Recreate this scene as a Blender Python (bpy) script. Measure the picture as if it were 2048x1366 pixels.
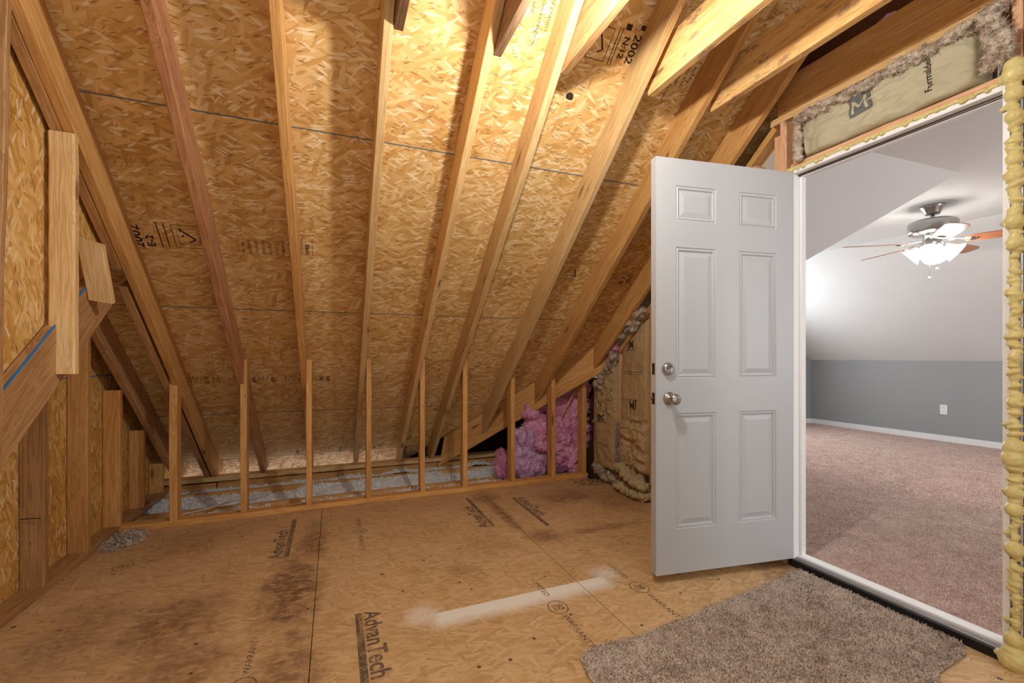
import bpy, bmesh, math, random
import numpy as np
from mathutils import Vector, Matrix, noise
random.seed(7); rng = np.random.default_rng(7)
C = bpy.context.scene.collection
scene = bpy.context.scene
for o in list(bpy.data.objects): bpy.data.objects.remove(o)

# ------------------------------------------------------------------ camera, world, exposure
CAMH = 1.10; FPX = 900.0
YAW = math.atan(356/900.0)
cd = bpy.data.cameras.new('camera'); cam = bpy.data.objects.new('camera', cd); C.objects.link(cam)
cam.location = (0, 0, CAMH); cam.rotation_euler = (math.pi/2, 0, -YAW)
cd.sensor_width = 36; cd.lens = FPX/2048*36; cd.shift_y = (714-683)/2048; cd.clip_start = .02
scene.camera = cam
w = bpy.data.worlds.new('world'); scene.world = w; w.use_nodes = True
w.node_tree.nodes['Background'].inputs[0].default_value = (1.0, 0.985, 0.96, 1)
w.node_tree.nodes['Background'].inputs[1].default_value = 0.76
BULB_STRENGTH = 1080.0
SHADE_STRENGTH = 18.0
WINDOW_WATTS = 34.0
FILL_WATTS = 62.0
scene.view_settings.view_transform = 'Standard'
scene.view_settings.look = 'None'
scene.view_settings.gamma = 1
scene.view_settings.use_curve_mapping = False
scene.view_settings.exposure = 0.28
# daylight of the carpeted room: a window in its gable end, out of the picture
ld = bpy.data.lights.new('window_and_fill_light', 'AREA'); ld.shape = 'RECTANGLE'; ld.size = 1.5; ld.size_y = 1.1
ld.energy = WINDOW_WATTS; ld.color = (0.95, 0.985, 1.0)
lo = bpy.data.objects.new('window_and_fill_light', ld); C.objects.link(lo)
lo.location = (5.2, 4.98, 1.45); lo.rotation_euler = (math.radians(-90), 0, 0)

l2 = bpy.data.lights.new('window_and_fill_light', 'AREA'); l2.shape = 'RECTANGLE'; l2.size = 1.5; l2.size_y = 1.1  # added fill lamp, no known window here; brightens the near sloping ceiling
l2.energy = FILL_WATTS; l2.color = (0.95, 0.985, 1.0)
lo2 = bpy.data.objects.new('window_and_fill_light', l2); C.objects.link(lo2)
lo2.location = (4.9, -2.42, 1.4); lo2.rotation_euler = (math.radians(90), 0, 0)
# ------------------------------------------------------------------ numbers of the place
M = 0.833; Z0 = 3.8486                 # underside of the rafters: z = Z0 - M*y
CS = 1/math.sqrt(1+M*M); SN = M*CS
D = 0.160; ZS = Z0 + D/CS              # underside of the roof sheathing
NUP = Vector((0, SN, CS)); SDN = Vector((0, CS, -SN))
VAL = 5.56                             # valley: x + y = VAL
def zr(y): return Z0 - M*y
def zsh(y): return ZS - M*y
def yk(x): return 3.534 + .017*x       # front of the knee wall
XW = 2.25                              # attic face of the door wall
XB = 2.335                             # its face in the carpeted room

# ------------------------------------------------------------------ helpers
def tag(o, label=None, cat=None, group=None, kind=None):
    if label: o['label'] = label
    if cat: o['category'] = cat
    if group: o['group'] = group
    if kind: o['kind'] = kind
    return o
def link(name, me, mat=None, parent=None):
    o = bpy.data.objects.new(name, me); C.objects.link(o)
    if mat is not None: me.materials.append(mat)
    if parent is not None: o.parent = parent
    return o
def empty(name, loc=(0,0,0)):
    o = bpy.data.objects.new(name, None); o.location = loc; o.empty_display_size = .1
    C.objects.link(o); return o
def keep(o, parent):
    """parent without moving (parents are only translated)"""
    o.parent = parent
    o.matrix_parent_inverse = Matrix.Translation(-Vector(parent.location))
    return o
def mesh_from(name, verts, faces, mat=None, parent=None, smooth=False):
    me = bpy.data.meshes.new(name); me.from_pydata([tuple(v) for v in verts], [], faces); me.update()
    if smooth:
        for p in me.polygons: p.use_smooth = True
    o = link(name, me, mat)
    if parent is not None: keep(o, parent)
    return o
def bm_obj(name, bm, mat=None, parent=None, smooth=False):
    bmesh.ops.recalc_face_normals(bm, faces=bm.faces[:])
    me = bpy.data.meshes.new(name); bm.to_mesh(me); bm.free()
    if smooth:
        for p in me.polygons: p.use_smooth = True
    o = link(name, me, mat)
    if parent is not None: keep(o, parent)
    return o
def board(name, a, b, wdir, w, t, mat, cutA=(0,0), cutB=(0,0), seg=6, wob=.0012, ch=.003, parent=None, nearo=None):
    """lumber from a to b; w along wdir, t across; local X along the length"""
    a = Vector(a); b = Vector(b); X = (b-a); L = X.length; X.normalize()
    Z = Vector(wdir); Z = (Z - X*Z.dot(X)).normalized(); Y = Z.cross(X)
    hw, ht = w/2, t/2
    prof = [(-ht+ch,-hw),(ht-ch,-hw),(ht,-hw+ch),(ht,hw-ch),(ht-ch,hw),(-ht+ch,hw),(-ht,hw-ch),(-ht,-hw+ch)]
    r = random.Random(name+str(round(a.x,2))+str(round(a.y,2)))
    vs = []; fs = []
    for i in range(seg+1):
        f = i/seg
        oy = r.uniform(-wob, wob); oz = r.uniform(-wob, wob)
        for (y, z) in prof:
            x = L*f
            if i == 0: x += cutA[0]*y + cutA[1]*z
            if i == seg: x += cutB[0]*y + cutB[1]*z
            vs.append((x, y+oy, z+oz))
    n = 8
    for i in range(seg):
        for k in range(n):
            q = (k+1) % n
            fs.append((i*n+k, (i+1)*n+k, (i+1)*n+q, i*n+q))
    fs.append(tuple(range(n))); fs.append(tuple(seg*n+k for k in reversed(range(n))))
    me = bpy.data.meshes.new(name); me.from_pydata(vs, [], fs); me.update()
    o = link(name, me, mat)
    o.matrix_world = Matrix.Translation(a) @ Matrix((X, Y, Z)).transposed().to_4x4()
    if parent is not None: keep(o, parent)
    return o
def box(name, x0, x1, y0, y1, z0, z1, mat, parent=None, ch=.0, seg=1):
    bm = bmesh.new()
    bmesh.ops.create_cube(bm, size=1)
    cx, cy, cz = (x0+x1)/2, (y0+y1)/2, (z0+z1)/2
    for v in bm.verts: v.co = Vector((v.co.x*(x1-x0), v.co.y*(y1-y0), v.co.z*(z1-z0)))
    if ch: bmesh.ops.bevel(bm, geom=bm.edges[:], offset=ch, segments=seg, affect='EDGES')
    o = bm_obj(name, bm, mat); o.location = (cx, cy, cz)
    if parent is not None: keep(o, parent)
    return o
def slab(name, pts, nrm, th, mat, parent=None, origin=None):
    """flat polygon pts extruded by th along nrm"""
    n = Vector(nrm).normalized(); k = len(pts); P = [Vector(p) for p in pts]
    vs = P + [p + n*th for p in P]
    fs = [tuple(range(k)), tuple(reversed(range(k, 2*k)))] + [(i, i+k, (i+1) % k + k, (i+1) % k) for i in range(k)]
    bm = bmesh.new(); bv = [bm.verts.new(v) for v in vs]
    for f in fs: bm.faces.new([bv[i] for i in f])
    return bm_obj(name, bm, mat, parent)
def tube(name, pts, r, mat, parent=None, res=8, smooth=True):
    cu = bpy.data.curves.new(name, 'CURVE'); cu.dimensions = '3D'
    sp = cu.splines.new('NURBS'); sp.points.add(len(pts)-1)
    for p, q in zip(sp.points, pts): p.co = (*q, 1)
    sp.use_endpoint_u = True; sp.order_u = 3
    cu.bevel_depth = r; cu.bevel_resolution = 3; cu.resolution_u = res; cu.use_fill_caps = True
    t = bpy.data.objects.new('tmp', cu); C.objects.link(t)
    me = bpy.data.meshes.new_from_object(t); bpy.data.objects.remove(t); me.name = name
    for p in me.polygons: p.use_smooth = True
    me.materials.clear(); o = link(name, me, mat)
    if parent is not None: keep(o, parent)
    return o
def lathe(name, prof, mat, loc=(0,0,0), axis=(0,0,1), n=40, parent=None, smooth=True):
    """prof: (r, h) list, turned about axis at loc"""
    vs = []; fs = []; m_ = len(prof)
    for i in range(n):
        a = 2*math.pi*i/n
        for (r, h) in prof: vs.append((r*math.cos(a), r*math.sin(a), h))
    for i in range(n):
        j = (i+1) % n
        for k in range(m_-1): fs.append((i*m_+k, j*m_+k, j*m_+k+1, i*m_+k+1))
    bm = bmesh.new(); bv = [bm.verts.new(v) for v in vs]
    for f in fs: bm.faces.new([bv[i] for i in f])
    bmesh.ops.remove_doubles(bm, verts=bm.verts[:], dist=1e-5)
    o = bm_obj(name, bm, mat, None, smooth)
    q = Vector((0,0,1)).rotation_difference(Vector(axis).normalized())
    o.matrix_world = Matrix.Translation(loc) @ q.to_matrix().to_4x4()
    if parent is not None: keep(o, parent)
    return o
def text(name, body, size, org, xdir, nrm, mat, parent=None, bold=0.0, sx=1.0, align='LEFT', shear=0.0, lift=.0006):
    cu = bpy.data.curves.new(name, 'FONT'); cu.body = body; cu.size = size; cu.offset = bold; cu.align_x = align
    cu.shear = shear; cu.extrude = .0001; cu.resolution_u = 3
    t = bpy.data.objects.new('tmp', cu); C.objects.link(t)
    me = bpy.data.meshes.new_from_object(t); bpy.data.objects.remove(t); me.name = name
    for v in me.vertices: v.co.x *= sx
    me.materials.clear(); o = link(name, me, mat)
    X = Vector(xdir).normalized(); N = Vector(nrm).normalized(); Y = N.cross(X)
    o.matrix_world = Matrix.Translation(Vector(org)+N*lift) @ Matrix((X, Y, N)).transposed().to_4x4()
    if parent is not None: keep(o, parent)
    return o
def strokes(name, segs, th, org, xdir, nrm, mat, parent=None, lift=.0006):
    """flat printed lines: segs of (x0,y0,x1,y1[,width]) in the plane at org"""
    vs = []; fs = []
    for s in segs:
        wd = s[4] if len(s) > 4 else th
        a = Vector((s[0], s[1], 0)); b = Vector((s[2], s[3], 0)); d = (b-a).normalized(); n = Vector((-d.y, d.x, 0))*wd/2
        k = len(vs); vs += [a-n, b-n, b+n, a+n]; fs.append((k, k+1, k+2, k+3))
    me = bpy.data.meshes.new(name); me.from_pydata([tuple(v) for v in vs], [], fs); o = link(name, me, mat)
    X = Vector(xdir).normalized(); N = Vector(nrm).normalized(); Y = N.cross(X)
    o.matrix_world = Matrix.Translation(Vector(org)+N*lift) @ Matrix((X, Y, N)).transposed().to_4x4()
    if parent is not None: keep(o, parent)
    return o
def fuzz(o, n, ln, wd, seed=1, name='fibres'):
    me = o.data; k = len(me.vertices); co = np.empty(k*3); me.vertices.foreach_get('co', co); co = co.reshape(-1, 3)
    no = np.empty(k*3); me.vertices.foreach_get('normal', no); no = no.reshape(-1, 3)
    r = np.random.default_rng(seed); i = r.integers(0, k, n); c = co[i]; d = no[i] + r.normal(0, .9, (n, 3)); d /= np.linalg.norm(d, axis=1, keepdims=True)
    L_ = ln*r.uniform(.3, 1, (n, 1)); sd = np.cross(d, r.normal(0, 1, (n, 3))); sd /= np.linalg.norm(sd, axis=1, keepdims=True); sd *= wd
    bend = r.normal(0, .35, (n, 3))*L_
    V = np.stack([c-d*ln*.15-sd, c-d*ln*.15+sd, c+d*L_*.6+sd*.8+bend*.4, c+d*L_*.6-sd*.8+bend*.4, c+d*L_+bend], 1).reshape(-1, 3)
    F = []
    for j in range(n): b = 5*j; F += [(b, b+1, b+2, b+3), (b+3, b+2, b+4)]
    m2 = bpy.data.meshes.new(name); m2.from_pydata(V.tolist(), [], F); q = link(name, m2, me.materials[0]); q.parent = o; q['kind'] = 'stuff'
    q.matrix_parent_inverse = Matrix.Identity(4); return q
def ring_segs(cx, cy, rx, ry, n=28, wd=None):
    out = []
    for i in range(n):
        a = 2*math.pi*i/n; b = 2*math.pi*(i+1)/n
        s = (cx+rx*math.cos(a), cy+ry*math.sin(a), cx+rx*math.cos(b), cy+ry*math.sin(b))
        out.append(s if wd is None else s+(wd,))
    return out
def lumps(name, balls, voxel, mat, disp=None, size=.03, parent=None, sub=2, smooth=True):
    """overlapping balls (x,y,z,rx,ry,rz) melted into one irregular body"""
    bm = bmesh.new()
    for (x, y, z, rx, ry, rz) in balls:
        m_ = Matrix.Translation((x, y, z)) @ Matrix.Rotation(random.uniform(-.5,.5), 4, 'X') @ Matrix.Diagonal((rx, ry, rz, 1))
        bmesh.ops.create_icosphere(bm, subdivisions=sub, radius=1, matrix=m_)
    me = bpy.data.meshes.new(name); bm.to_mesh(me); bm.free()
    t = bpy.data.objects.new('tmp', me); C.objects.link(t)
    md = t.modifiers.new('r', 'REMESH'); md.mode = 'VOXEL'; md.voxel_size = voxel; md.use_smooth_shade = smooth
    dg = bpy.context.evaluated_depsgraph_get(); dg.update()
    me2 = bpy.data.meshes.new_from_object(t.evaluated_get(dg)); bpy.data.objects.remove(t); me2.name = name
    if disp:
        nr = [v.normal.copy() for v in me2.vertices]
        for v, nn in zip(me2.vertices, nr):
            p = v.co/size
            d = noise.noise(p) + .6*noise.noise(p*2.3+Vector((5,1,2))) + .4*noise.noise(p*5.1)
            v.co += nn*d*disp
    for p in me2.polygons: p.use_smooth = smooth
    me2.materials.clear(); o = link(name, me2, mat)
    if parent is not None: keep(o, parent)
    return o

# ------------------------------------------------------------------ materials
def srgb(r, g, b):
    f = lambda c: (c/255/12.92) if c/255 <= .04045 else ((c/255+.055)/1.055)**2.4
    return (f(r), f(g), f(b), 1)
class NT:
    def __init__(s, name):
        s.m = bpy.data.materials.new(name); s.m.use_nodes = True; s.t = s.m.node_tree; s.b = s.t.nodes['Principled BSDF']
    def n(s, typ, **kw):
        x = s.t.nodes.new(typ)
        for k, v in kw.items():
            if isinstance(k, str) and hasattr(x, k): setattr(x, k, v)
        return x
    def l(s, a, b): s.t.links.new(a, b)
    def val(s, sock, v):
        if hasattr(v, 'is_linked') or hasattr(v, 'links'): s.l(v, sock)
        else: sock.default_value = v
    def math(s, op, a, b=0.0, c=0.0, clamp=False):
        x = s.n('ShaderNodeMath', operation=op); x.use_clamp = clamp
        s.val(x.inputs[0], a); s.val(x.inputs[1], b); s.val(x.inputs[2], c); return x.outputs[0]
    def mix(s, f, a, b, blend='MIX'):
        x = s.n('ShaderNodeMix'); x.data_type = 'RGBA'; x.blend_type = blend
        s.val(x.inputs[0], f); s.val(x.inputs[6], a); s.val(x.inputs[7], b); return x.outputs[2]
    def mixf(s, f, a, b):
        x = s.n('ShaderNodeMix'); x.data_type = 'FLOAT'
        s.val(x.inputs[0], f); s.val(x.inputs[2], a); s.val(x.inputs[3], b); return x.outputs[0]
    def ramp(s, f, stops, interp='LINEAR'):
        x = s.n('ShaderNodeValToRGB'); cr = x.color_ramp; cr.interpolation = interp
        while len(cr.elements) < len(stops): cr.elements.new(.5)
        for e, (p, c) in zip(cr.elements, stops): e.position = p; e.color = c
        s.val(x.inputs[0], f); return x.outputs[0]
    def rng(s, v, a, b, c=0.0, d=1.0):
        x = s.n('ShaderNodeMapRange'); s.val(x.inputs[0], v)
        x.inputs[1].default_value = a; x.inputs[2].default_value = b; x.inputs[3].default_value = c; x.inputs[4].default_value = d
        return x.outputs[0]
    def obj(s):
        return s.n('ShaderNodeTexCoord').outputs['Object']
    def mapping(s, v, loc=(0,0,0), rot=(0,0,0), sc=(1,1,1)):
        x = s.n('ShaderNodeMapping'); s.l(v, x.inputs[0])
        x.inputs[1].default_value = loc; x.inputs[2].default_value = rot; x.inputs[3].default_value = sc; return x.outputs[0]
    def turn(s, v, deg, sc, loc=(0,0,0)):
        return s.mapping(s.mapping(v, rot=(0, 0, math.radians(deg))), loc=loc, sc=sc)
    def noise(s, v, scale, detail=3, rough=.55, dist=0.0):
        x = s.n('ShaderNodeTexNoise'); s.l(v, x.inputs['Vector']); x.inputs['Scale'].default_value = scale
        x.inputs['Detail'].default_value = detail; x.inputs['Roughness'].default_value = rough; x.inputs['Distortion'].default_value = dist
        return x.outputs['Fac']
    def vor(s, v, scale, feature='F1', rnd=1.0):
        x = s.n('ShaderNodeTexVoronoi'); x.feature = feature; s.l(v, x.inputs['Vector']); x.inputs['Scale'].default_value = scale
        x.inputs['Randomness'].default_value = rnd; return x
    def vadd(s, a, b):
        x = s.n('ShaderNodeVectorMath', operation='ADD'); s.l(a, x.inputs[0]); s.val(x.inputs[1], b); return x.outputs[0]
    def vscale(s, a, k):
        x = s.n('ShaderNodeVectorMath', operation='SCALE'); s.l(a, x.inputs[0]); s.val(x.inputs[3], k); return x.outputs[0]
    def bump(s, h, strength=.3, dist=.002):
        x = s.n('ShaderNodeBump'); x.inputs['Strength'].default_value = strength; x.inputs['Distance'].default_value = dist
        s.l(h, x.inputs['Height']); s.l(x.outputs[0], s.b.inputs['Normal']); return x
    def base(s, c, rough=.6, spec=.3, metal=0.0):
        s.val(s.b.inputs['Base Color'], c); s.val(s.b.inputs['Roughness'], rough)
        s.b.inputs['Specular IOR Level'].default_value = spec; s.b.inputs['Metallic'].default_value = metal
        return s.m
def plain(name, col, rough=.6, spec=.3, metal=0.0):
    t = NT(name); return t.base(col, rough, spec, metal)

def osb(name, pal, plane='xy', scale=1.0, contrast=1.0, floor=False, rough=.6):
    """oriented strand board: three overlapping layers of long flat cells"""
    t = NT(name); co = t.obj()
    if plane == 'yz': co = t.mapping(co, rot=(0, math.radians(90), 0))
    oi = t.n('ShaderNodeObjectInfo').outputs['Random']
    cx = t.n('ShaderNodeCombineXYZ'); t.l(t.math('MULTIPLY', oi, 37.0), cx.inputs[0]); t.l(t.math('MULTIPLY', oi, 91.0), cx.inputs[1])
    p0 = t.vadd(co, cx.outputs[0]) if not floor else co
    wn = t.n('ShaderNodeTexNoise'); t.l(p0, wn.inputs['Vector']); wn.inputs['Scale'].default_value = 9*scale; wn.inputs['Detail'].default_value = 2
    wv = t.n('ShaderNodeVectorMath', operation='SUBTRACT'); t.l(wn.outputs['Color'], wv.inputs[0]); wv.inputs[1].default_value = (.5,.5,.5)
    p = t.vadd(p0, t.vscale(wv.outputs[0], .007/scale))
    layers = []
    for (ang, lx, ly, z) in ((8, .10, .022, 0), (-24, .085, .017, 3.1), (31, .07, .015, 7.7), (78, .08, .020, 11.3)):
        q = t.turn(p, ang, (scale/lx, scale/ly, 0), (z, z*1.7, 0))
        v = t.vor(q, 1.0, rnd=.9); v.distance = 'CHEBYCHEV'; v.voronoi_dimensions = '2D'; sep = t.n('ShaderNodeSeparateColor'); t.l(v.outputs['Color'], sep.inputs[0])
        fib = t.noise(t.mapping(q, sc=(.6, 9, 1)), 1.0, 3, .6)
        layers.append((sep.outputs[0], sep.outputs[1], v.outputs['Distance'], fib))
    val = layers[0][0]; fib = layers[0][3]; edge = layers[0][2]
    for i, th in ((1, .55), (2, .66), (3, .86)):
        f = t.math('GREATER_THAN', layers[i][1], th)
        val = t.mixf(f, val, layers[i][0]); fib = t.mixf(f, fib, layers[i][3]); edge = t.mixf(f, edge, layers[i][2])
    big = t.noise(p0, 2.2*scale, 3, .6)
    v2 = t.math('ADD', t.math('MULTIPLY', t.math('SUBTRACT', val, .5), contrast), .5)
    v2 = t.math('ADD', v2, t.math('MULTIPLY', t.math('SUBTRACT', fib, .5), .8*contrast))
    v2 = t.math('ADD', v2, t.math('MULTIPLY', t.math('SUBTRACT', big, .5), .6), clamp=True)
    col = t.ramp(v2, pal)
    # thin slivers, dark and light, lying at several angles
    def slivers(ang, seed, lx, ly, keep, w_):
        sl = t.vor(t.turn(p, ang, (scale/lx, scale/ly, 0), (seed, seed*2.3, 0)), 1.0)
        sl.voronoi_dimensions = '2D'
        q = t.n('ShaderNodeSeparateColor'); t.l(sl.outputs['Color'], q.inputs[0])
        return t.math('MULTIPLY', t.math('GREATER_THAN', q.outputs[0], 1-keep), t.rng(sl.outputs['Distance'], w_, w_*.6))
    m3 = lambda *a: t.math('MAXIMUM', t.math('MAXIMUM', a[0], a[1]), a[2])
    kk = 1.0 if not floor else .5
    k = m3(slivers(-14, 2, .085, .011, .13*kk, .27), slivers(17, 5, .07, .010, .12*kk, .26), slivers(52, 9, .055, .010, .06*kk, .25))
    kl = m3(slivers(-30, 12, .09, .018, .13*kk, .36), slivers(6, 15, .12, .020, .13*kk, .36), slivers(36, 19, .08, .018, .10*kk, .34))
    col = t.mix(t.math('MULTIPLY', kl, .55 if not floor else .3), col, pal[-1][1])
    col = t.mix(t.math('MULTIPLY', k, .58 if not floor else .4), col, srgb(96, 56, 24))
    hgt = t.math('ADD', t.math('MULTIPLY', val, .7), t.math('MULTIPLY', fib, .35))
    hgt = t.math('SUBTRACT', hgt, t.math('MULTIPLY', k, .8))
    return t, col, hgt, p0, rough
def finish_osb(t, col, hgt, rough, bs=.35, spec=.25):
    hs = t.n('ShaderNodeHueSaturation'); t.l(col, hs.inputs['Color']); hs.inputs['Saturation'].default_value = 1.03; hs.inputs['Hue'].default_value = .502
    t.bump(hgt, bs, .0022); return t.base(hs.outputs[0], rough, spec)

PAL = [(0, srgb(140,96,50)), (.22, srgb(190,142,84)), (.45, srgb(212,168,108)), (.65, srgb(224,186,130)), (.85, srgb(238,212,166)), (1, srgb(248,232,200))]
t_, c_, h_, _, r_ = osb('osb_roof', PAL, contrast=.46); MAT_OSB = finish_osb(t_, c_, h_, .62)
PAL2 = [(0, srgb(140,92,42)), (.25, srgb(188,138,72)), (.5, srgb(214,166,98)), (.75, srgb(230,192,130)), (1, srgb(248,230,196))]
t_, c_, h_, _, r_ = osb('osb_gable', PAL2, 'yz', contrast=.45); MAT_OSBW = finish_osb(t_, c_, h_, .6)
PAL3 = [(0, srgb(190,130,84)), (.4, srgb(226,172,122)), (.75, srgb(240,204,160)), (1, srgb(250,226,196))]  # paler, pinker strands: soffit daylight put into the eave strip's colour
t_, c_, h_, _, r_ = osb('osb_soffit_lit', PAL3); MAT_OSBS = finish_osb(t_, c_, h_, .6)

# floor deck: finer, smoother strands, water stains, nail marks, a line of white overspray
PALF = [(0, srgb(168,134,94)), (.3, srgb(196,162,116)), (.55, srgb(210,176,130)), (.8, srgb(220,188,144)), (1, srgb(230,202,164))]
t, col, hgt, p0, _ = osb('deck_board', PALF, scale=1.25, contrast=.55, floor=True)
sepx = t.n('ShaderNodeSeparateXYZ'); t.l(t.obj(), sepx.inputs[0]); FX, FY = sepx.outputs[0], sepx.outputs[1]
nz = t.noise(p0, 6, 6, .68); nz2 = t.noise(p0, 22, 5, .7); nz3 = t.noise(t.mapping(p0, rot=(0,0,.5), sc=(1,2.6,1)), 16, 5, .7)
def blot(x, y, rx, ry):
    dx = t.math('MULTIPLY', t.math('SUBTRACT', FX, x), 1/rx); dy = t.math('MULTIPLY', t.math('SUBTRACT', FY, y), 1/ry)
    d = t.math('SQRT', t.math('ADD', t.math('MULTIPLY', dx, dx), t.math('MULTIPLY', dy, dy)))
    return t.rng(t.math('ADD', d, t.math('MULTIPLY', t.math('SUBTRACT', nz, .5), 1.6)), 1.05, .35)
def stain(lst, s):
    acc = None
    for (x, y, rx, ry, k) in lst:
        b = t.math('MULTIPLY', blot(x, y, rx, ry), k); acc = b if acc is None else t.math('MAXIMUM', acc, b)
    return t.math('MULTIPLY', acc, s)
st = stain([(-.19, 2.35, .17, .5, 1), (-.12, 2.9, .1, .35, .8), (-.62, 2.25, .22, .3, .8), (-.5, 1.9, .22, .2, .7), (-.15, 1.75, .16, .2, .75),
            (-.95, 2.3, .2, .35, .55), (1.75, 3.15, .3, .2, .75), (2.0, 2.9, .25, .3, .5), (1.2, 2.5, .14, .12, .8), (1.1, 3.0, .05, .5, .9), (1.1,3.35,.16,.12,.8),
            (1.6, 2.48, .35, .06, .6), (2.15, 1.75, .18, .25, .8), (.85, 2.5, .18, .2, .3), (.62,2.25,.1,.1,.45), (-.8,3.2,.3,.25,.4)], 1.0)
stm = t.math('MULTIPLY', st, t.rng(t.math('ADD', t.math('MULTIPLY', nz2, .5), t.math('MULTIPLY', nz3, .5)), .42, .54, .15, 1.0))
col = t.mix(t.math('MULTIPLY', st, .4), col, srgb(172, 124, 80))
col = t.mix(t.math('MULTIPLY', stm, .84), col, srgb(92, 70, 62))
# dusty brown-grey film towards the eaves
dust = t.math('MULTIPLY', t.rng(FY, 2.6, 3.6), t.rng(nz2, .3, .7, .35, .8))
col = t.mix(t.math('MULTIPLY', dust, .5), col, srgb(150, 108, 84))
tone = t.rng(nz, .3, .7, 0, 1); col = t.mix(t.math('MULTIPLY', tone, .22), col, srgb(186, 132, 74))
# nail heads
nv = t.vor(t.mapping(p0, sc=(1, 1, 0)), 11.0); ns = t.n('ShaderNodeSeparateColor'); t.l(nv.outputs['Color'], ns.inputs[0])
nk = t.math('MULTIPLY', t.math('LESS_THAN', nv.outputs['Distance'], t.math('ADD', .05, t.math('MULTIPLY', ns.outputs[1], .05))), t.math('GREATER_THAN', ns.outputs[0], .25))
col = t.mix(t.math('MULTIPLY', nk, .85), col, srgb(52, 46, 48))
nv2 = t.vor(t.mapping(p0, sc=(1, 1, 0)), 30.0); ns2 = t.n('ShaderNodeSeparateColor'); t.l(nv2.outputs['Color'], ns2.inputs[0])
nk2 = t.math('MULTIPLY', t.math('LESS_THAN', nv2.outputs['Distance'], .07), t.math('GREATER_THAN', ns2.outputs[0], .72))
col = t.mix(t.math('MULTIPLY', nk2, .6), col, srgb(66, 48, 40))
# white overspray, sharp along its far edge
def ss(v, a, b):
    x = t.n('ShaderNodeMapRange'); x.interpolation_type = 'SMOOTHSTEP'; t.val(x.inputs[0], v)
    x.inputs[1].default_value = a; x.inputs[2].default_value = b; return x.outputs[0]
nzf = t.math('MULTIPLY', t.math('SUBTRACT', t.noise(p0, 14, 5, .7), .5), .06)
FYn = t.math('ADD', FY, nzf); FXn = t.math('ADD', FX, nzf)
yl = t.math('SUBTRACT', FYn, t.math('ADD', 1.872, t.math('MULTIPLY', FX, .026)))
ysharp = t.math('SUBTRACT', FY, t.math('ADD', 1.905, t.math('MULTIPLY', FX, .022)))
band = t.math('MULTIPLY', ss(ysharp, .004, -.002), ss(yl, -.115, -.02))
band = t.math('MULTIPLY', band, t.math('MULTIPLY', ss(FXn, .34, .42), ss(FXn, 1.30, 1.22)))
def puff(x, y, r):
    dx = t.math('SUBTRACT', FXn, x); dy = t.math('SUBTRACT', FYn, y)
    d = t.math('SQRT', t.math('ADD', t.math('MULTIPLY', dx, dx), t.math('MULTIPLY', dy, dy))); return ss(d, r, .0)
pf = t.math('MAXIMUM', t.math('MULTIPLY', puff(.35, 1.92, .12), .8), t.math('MULTIPLY', puff(1.28, 1.95, .12), .85))
pf = t.math('MULTIPLY', pf, t.rng(nz2, .3, .6, .5, 1))
wsp = t.math('MULTIPLY', t.math('MAXIMUM', t.math('MULTIPLY', band, 1.0), pf), t.rng(t.noise(p0, 60, 4, .8), .3, .6, .86, 1))
col = t.mix(wsp, col, srgb(240, 236, 228))
hgt = t.math('ADD', t.math('MULTIPLY', hgt, .5), t.math('MULTIPLY', nz2, .3))
rg = t.rng(nz, .3, .7, .55, .42)
t.bump(hgt, .16, .0016); MAT_DECK = t.base(col, rg, .28)

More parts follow.
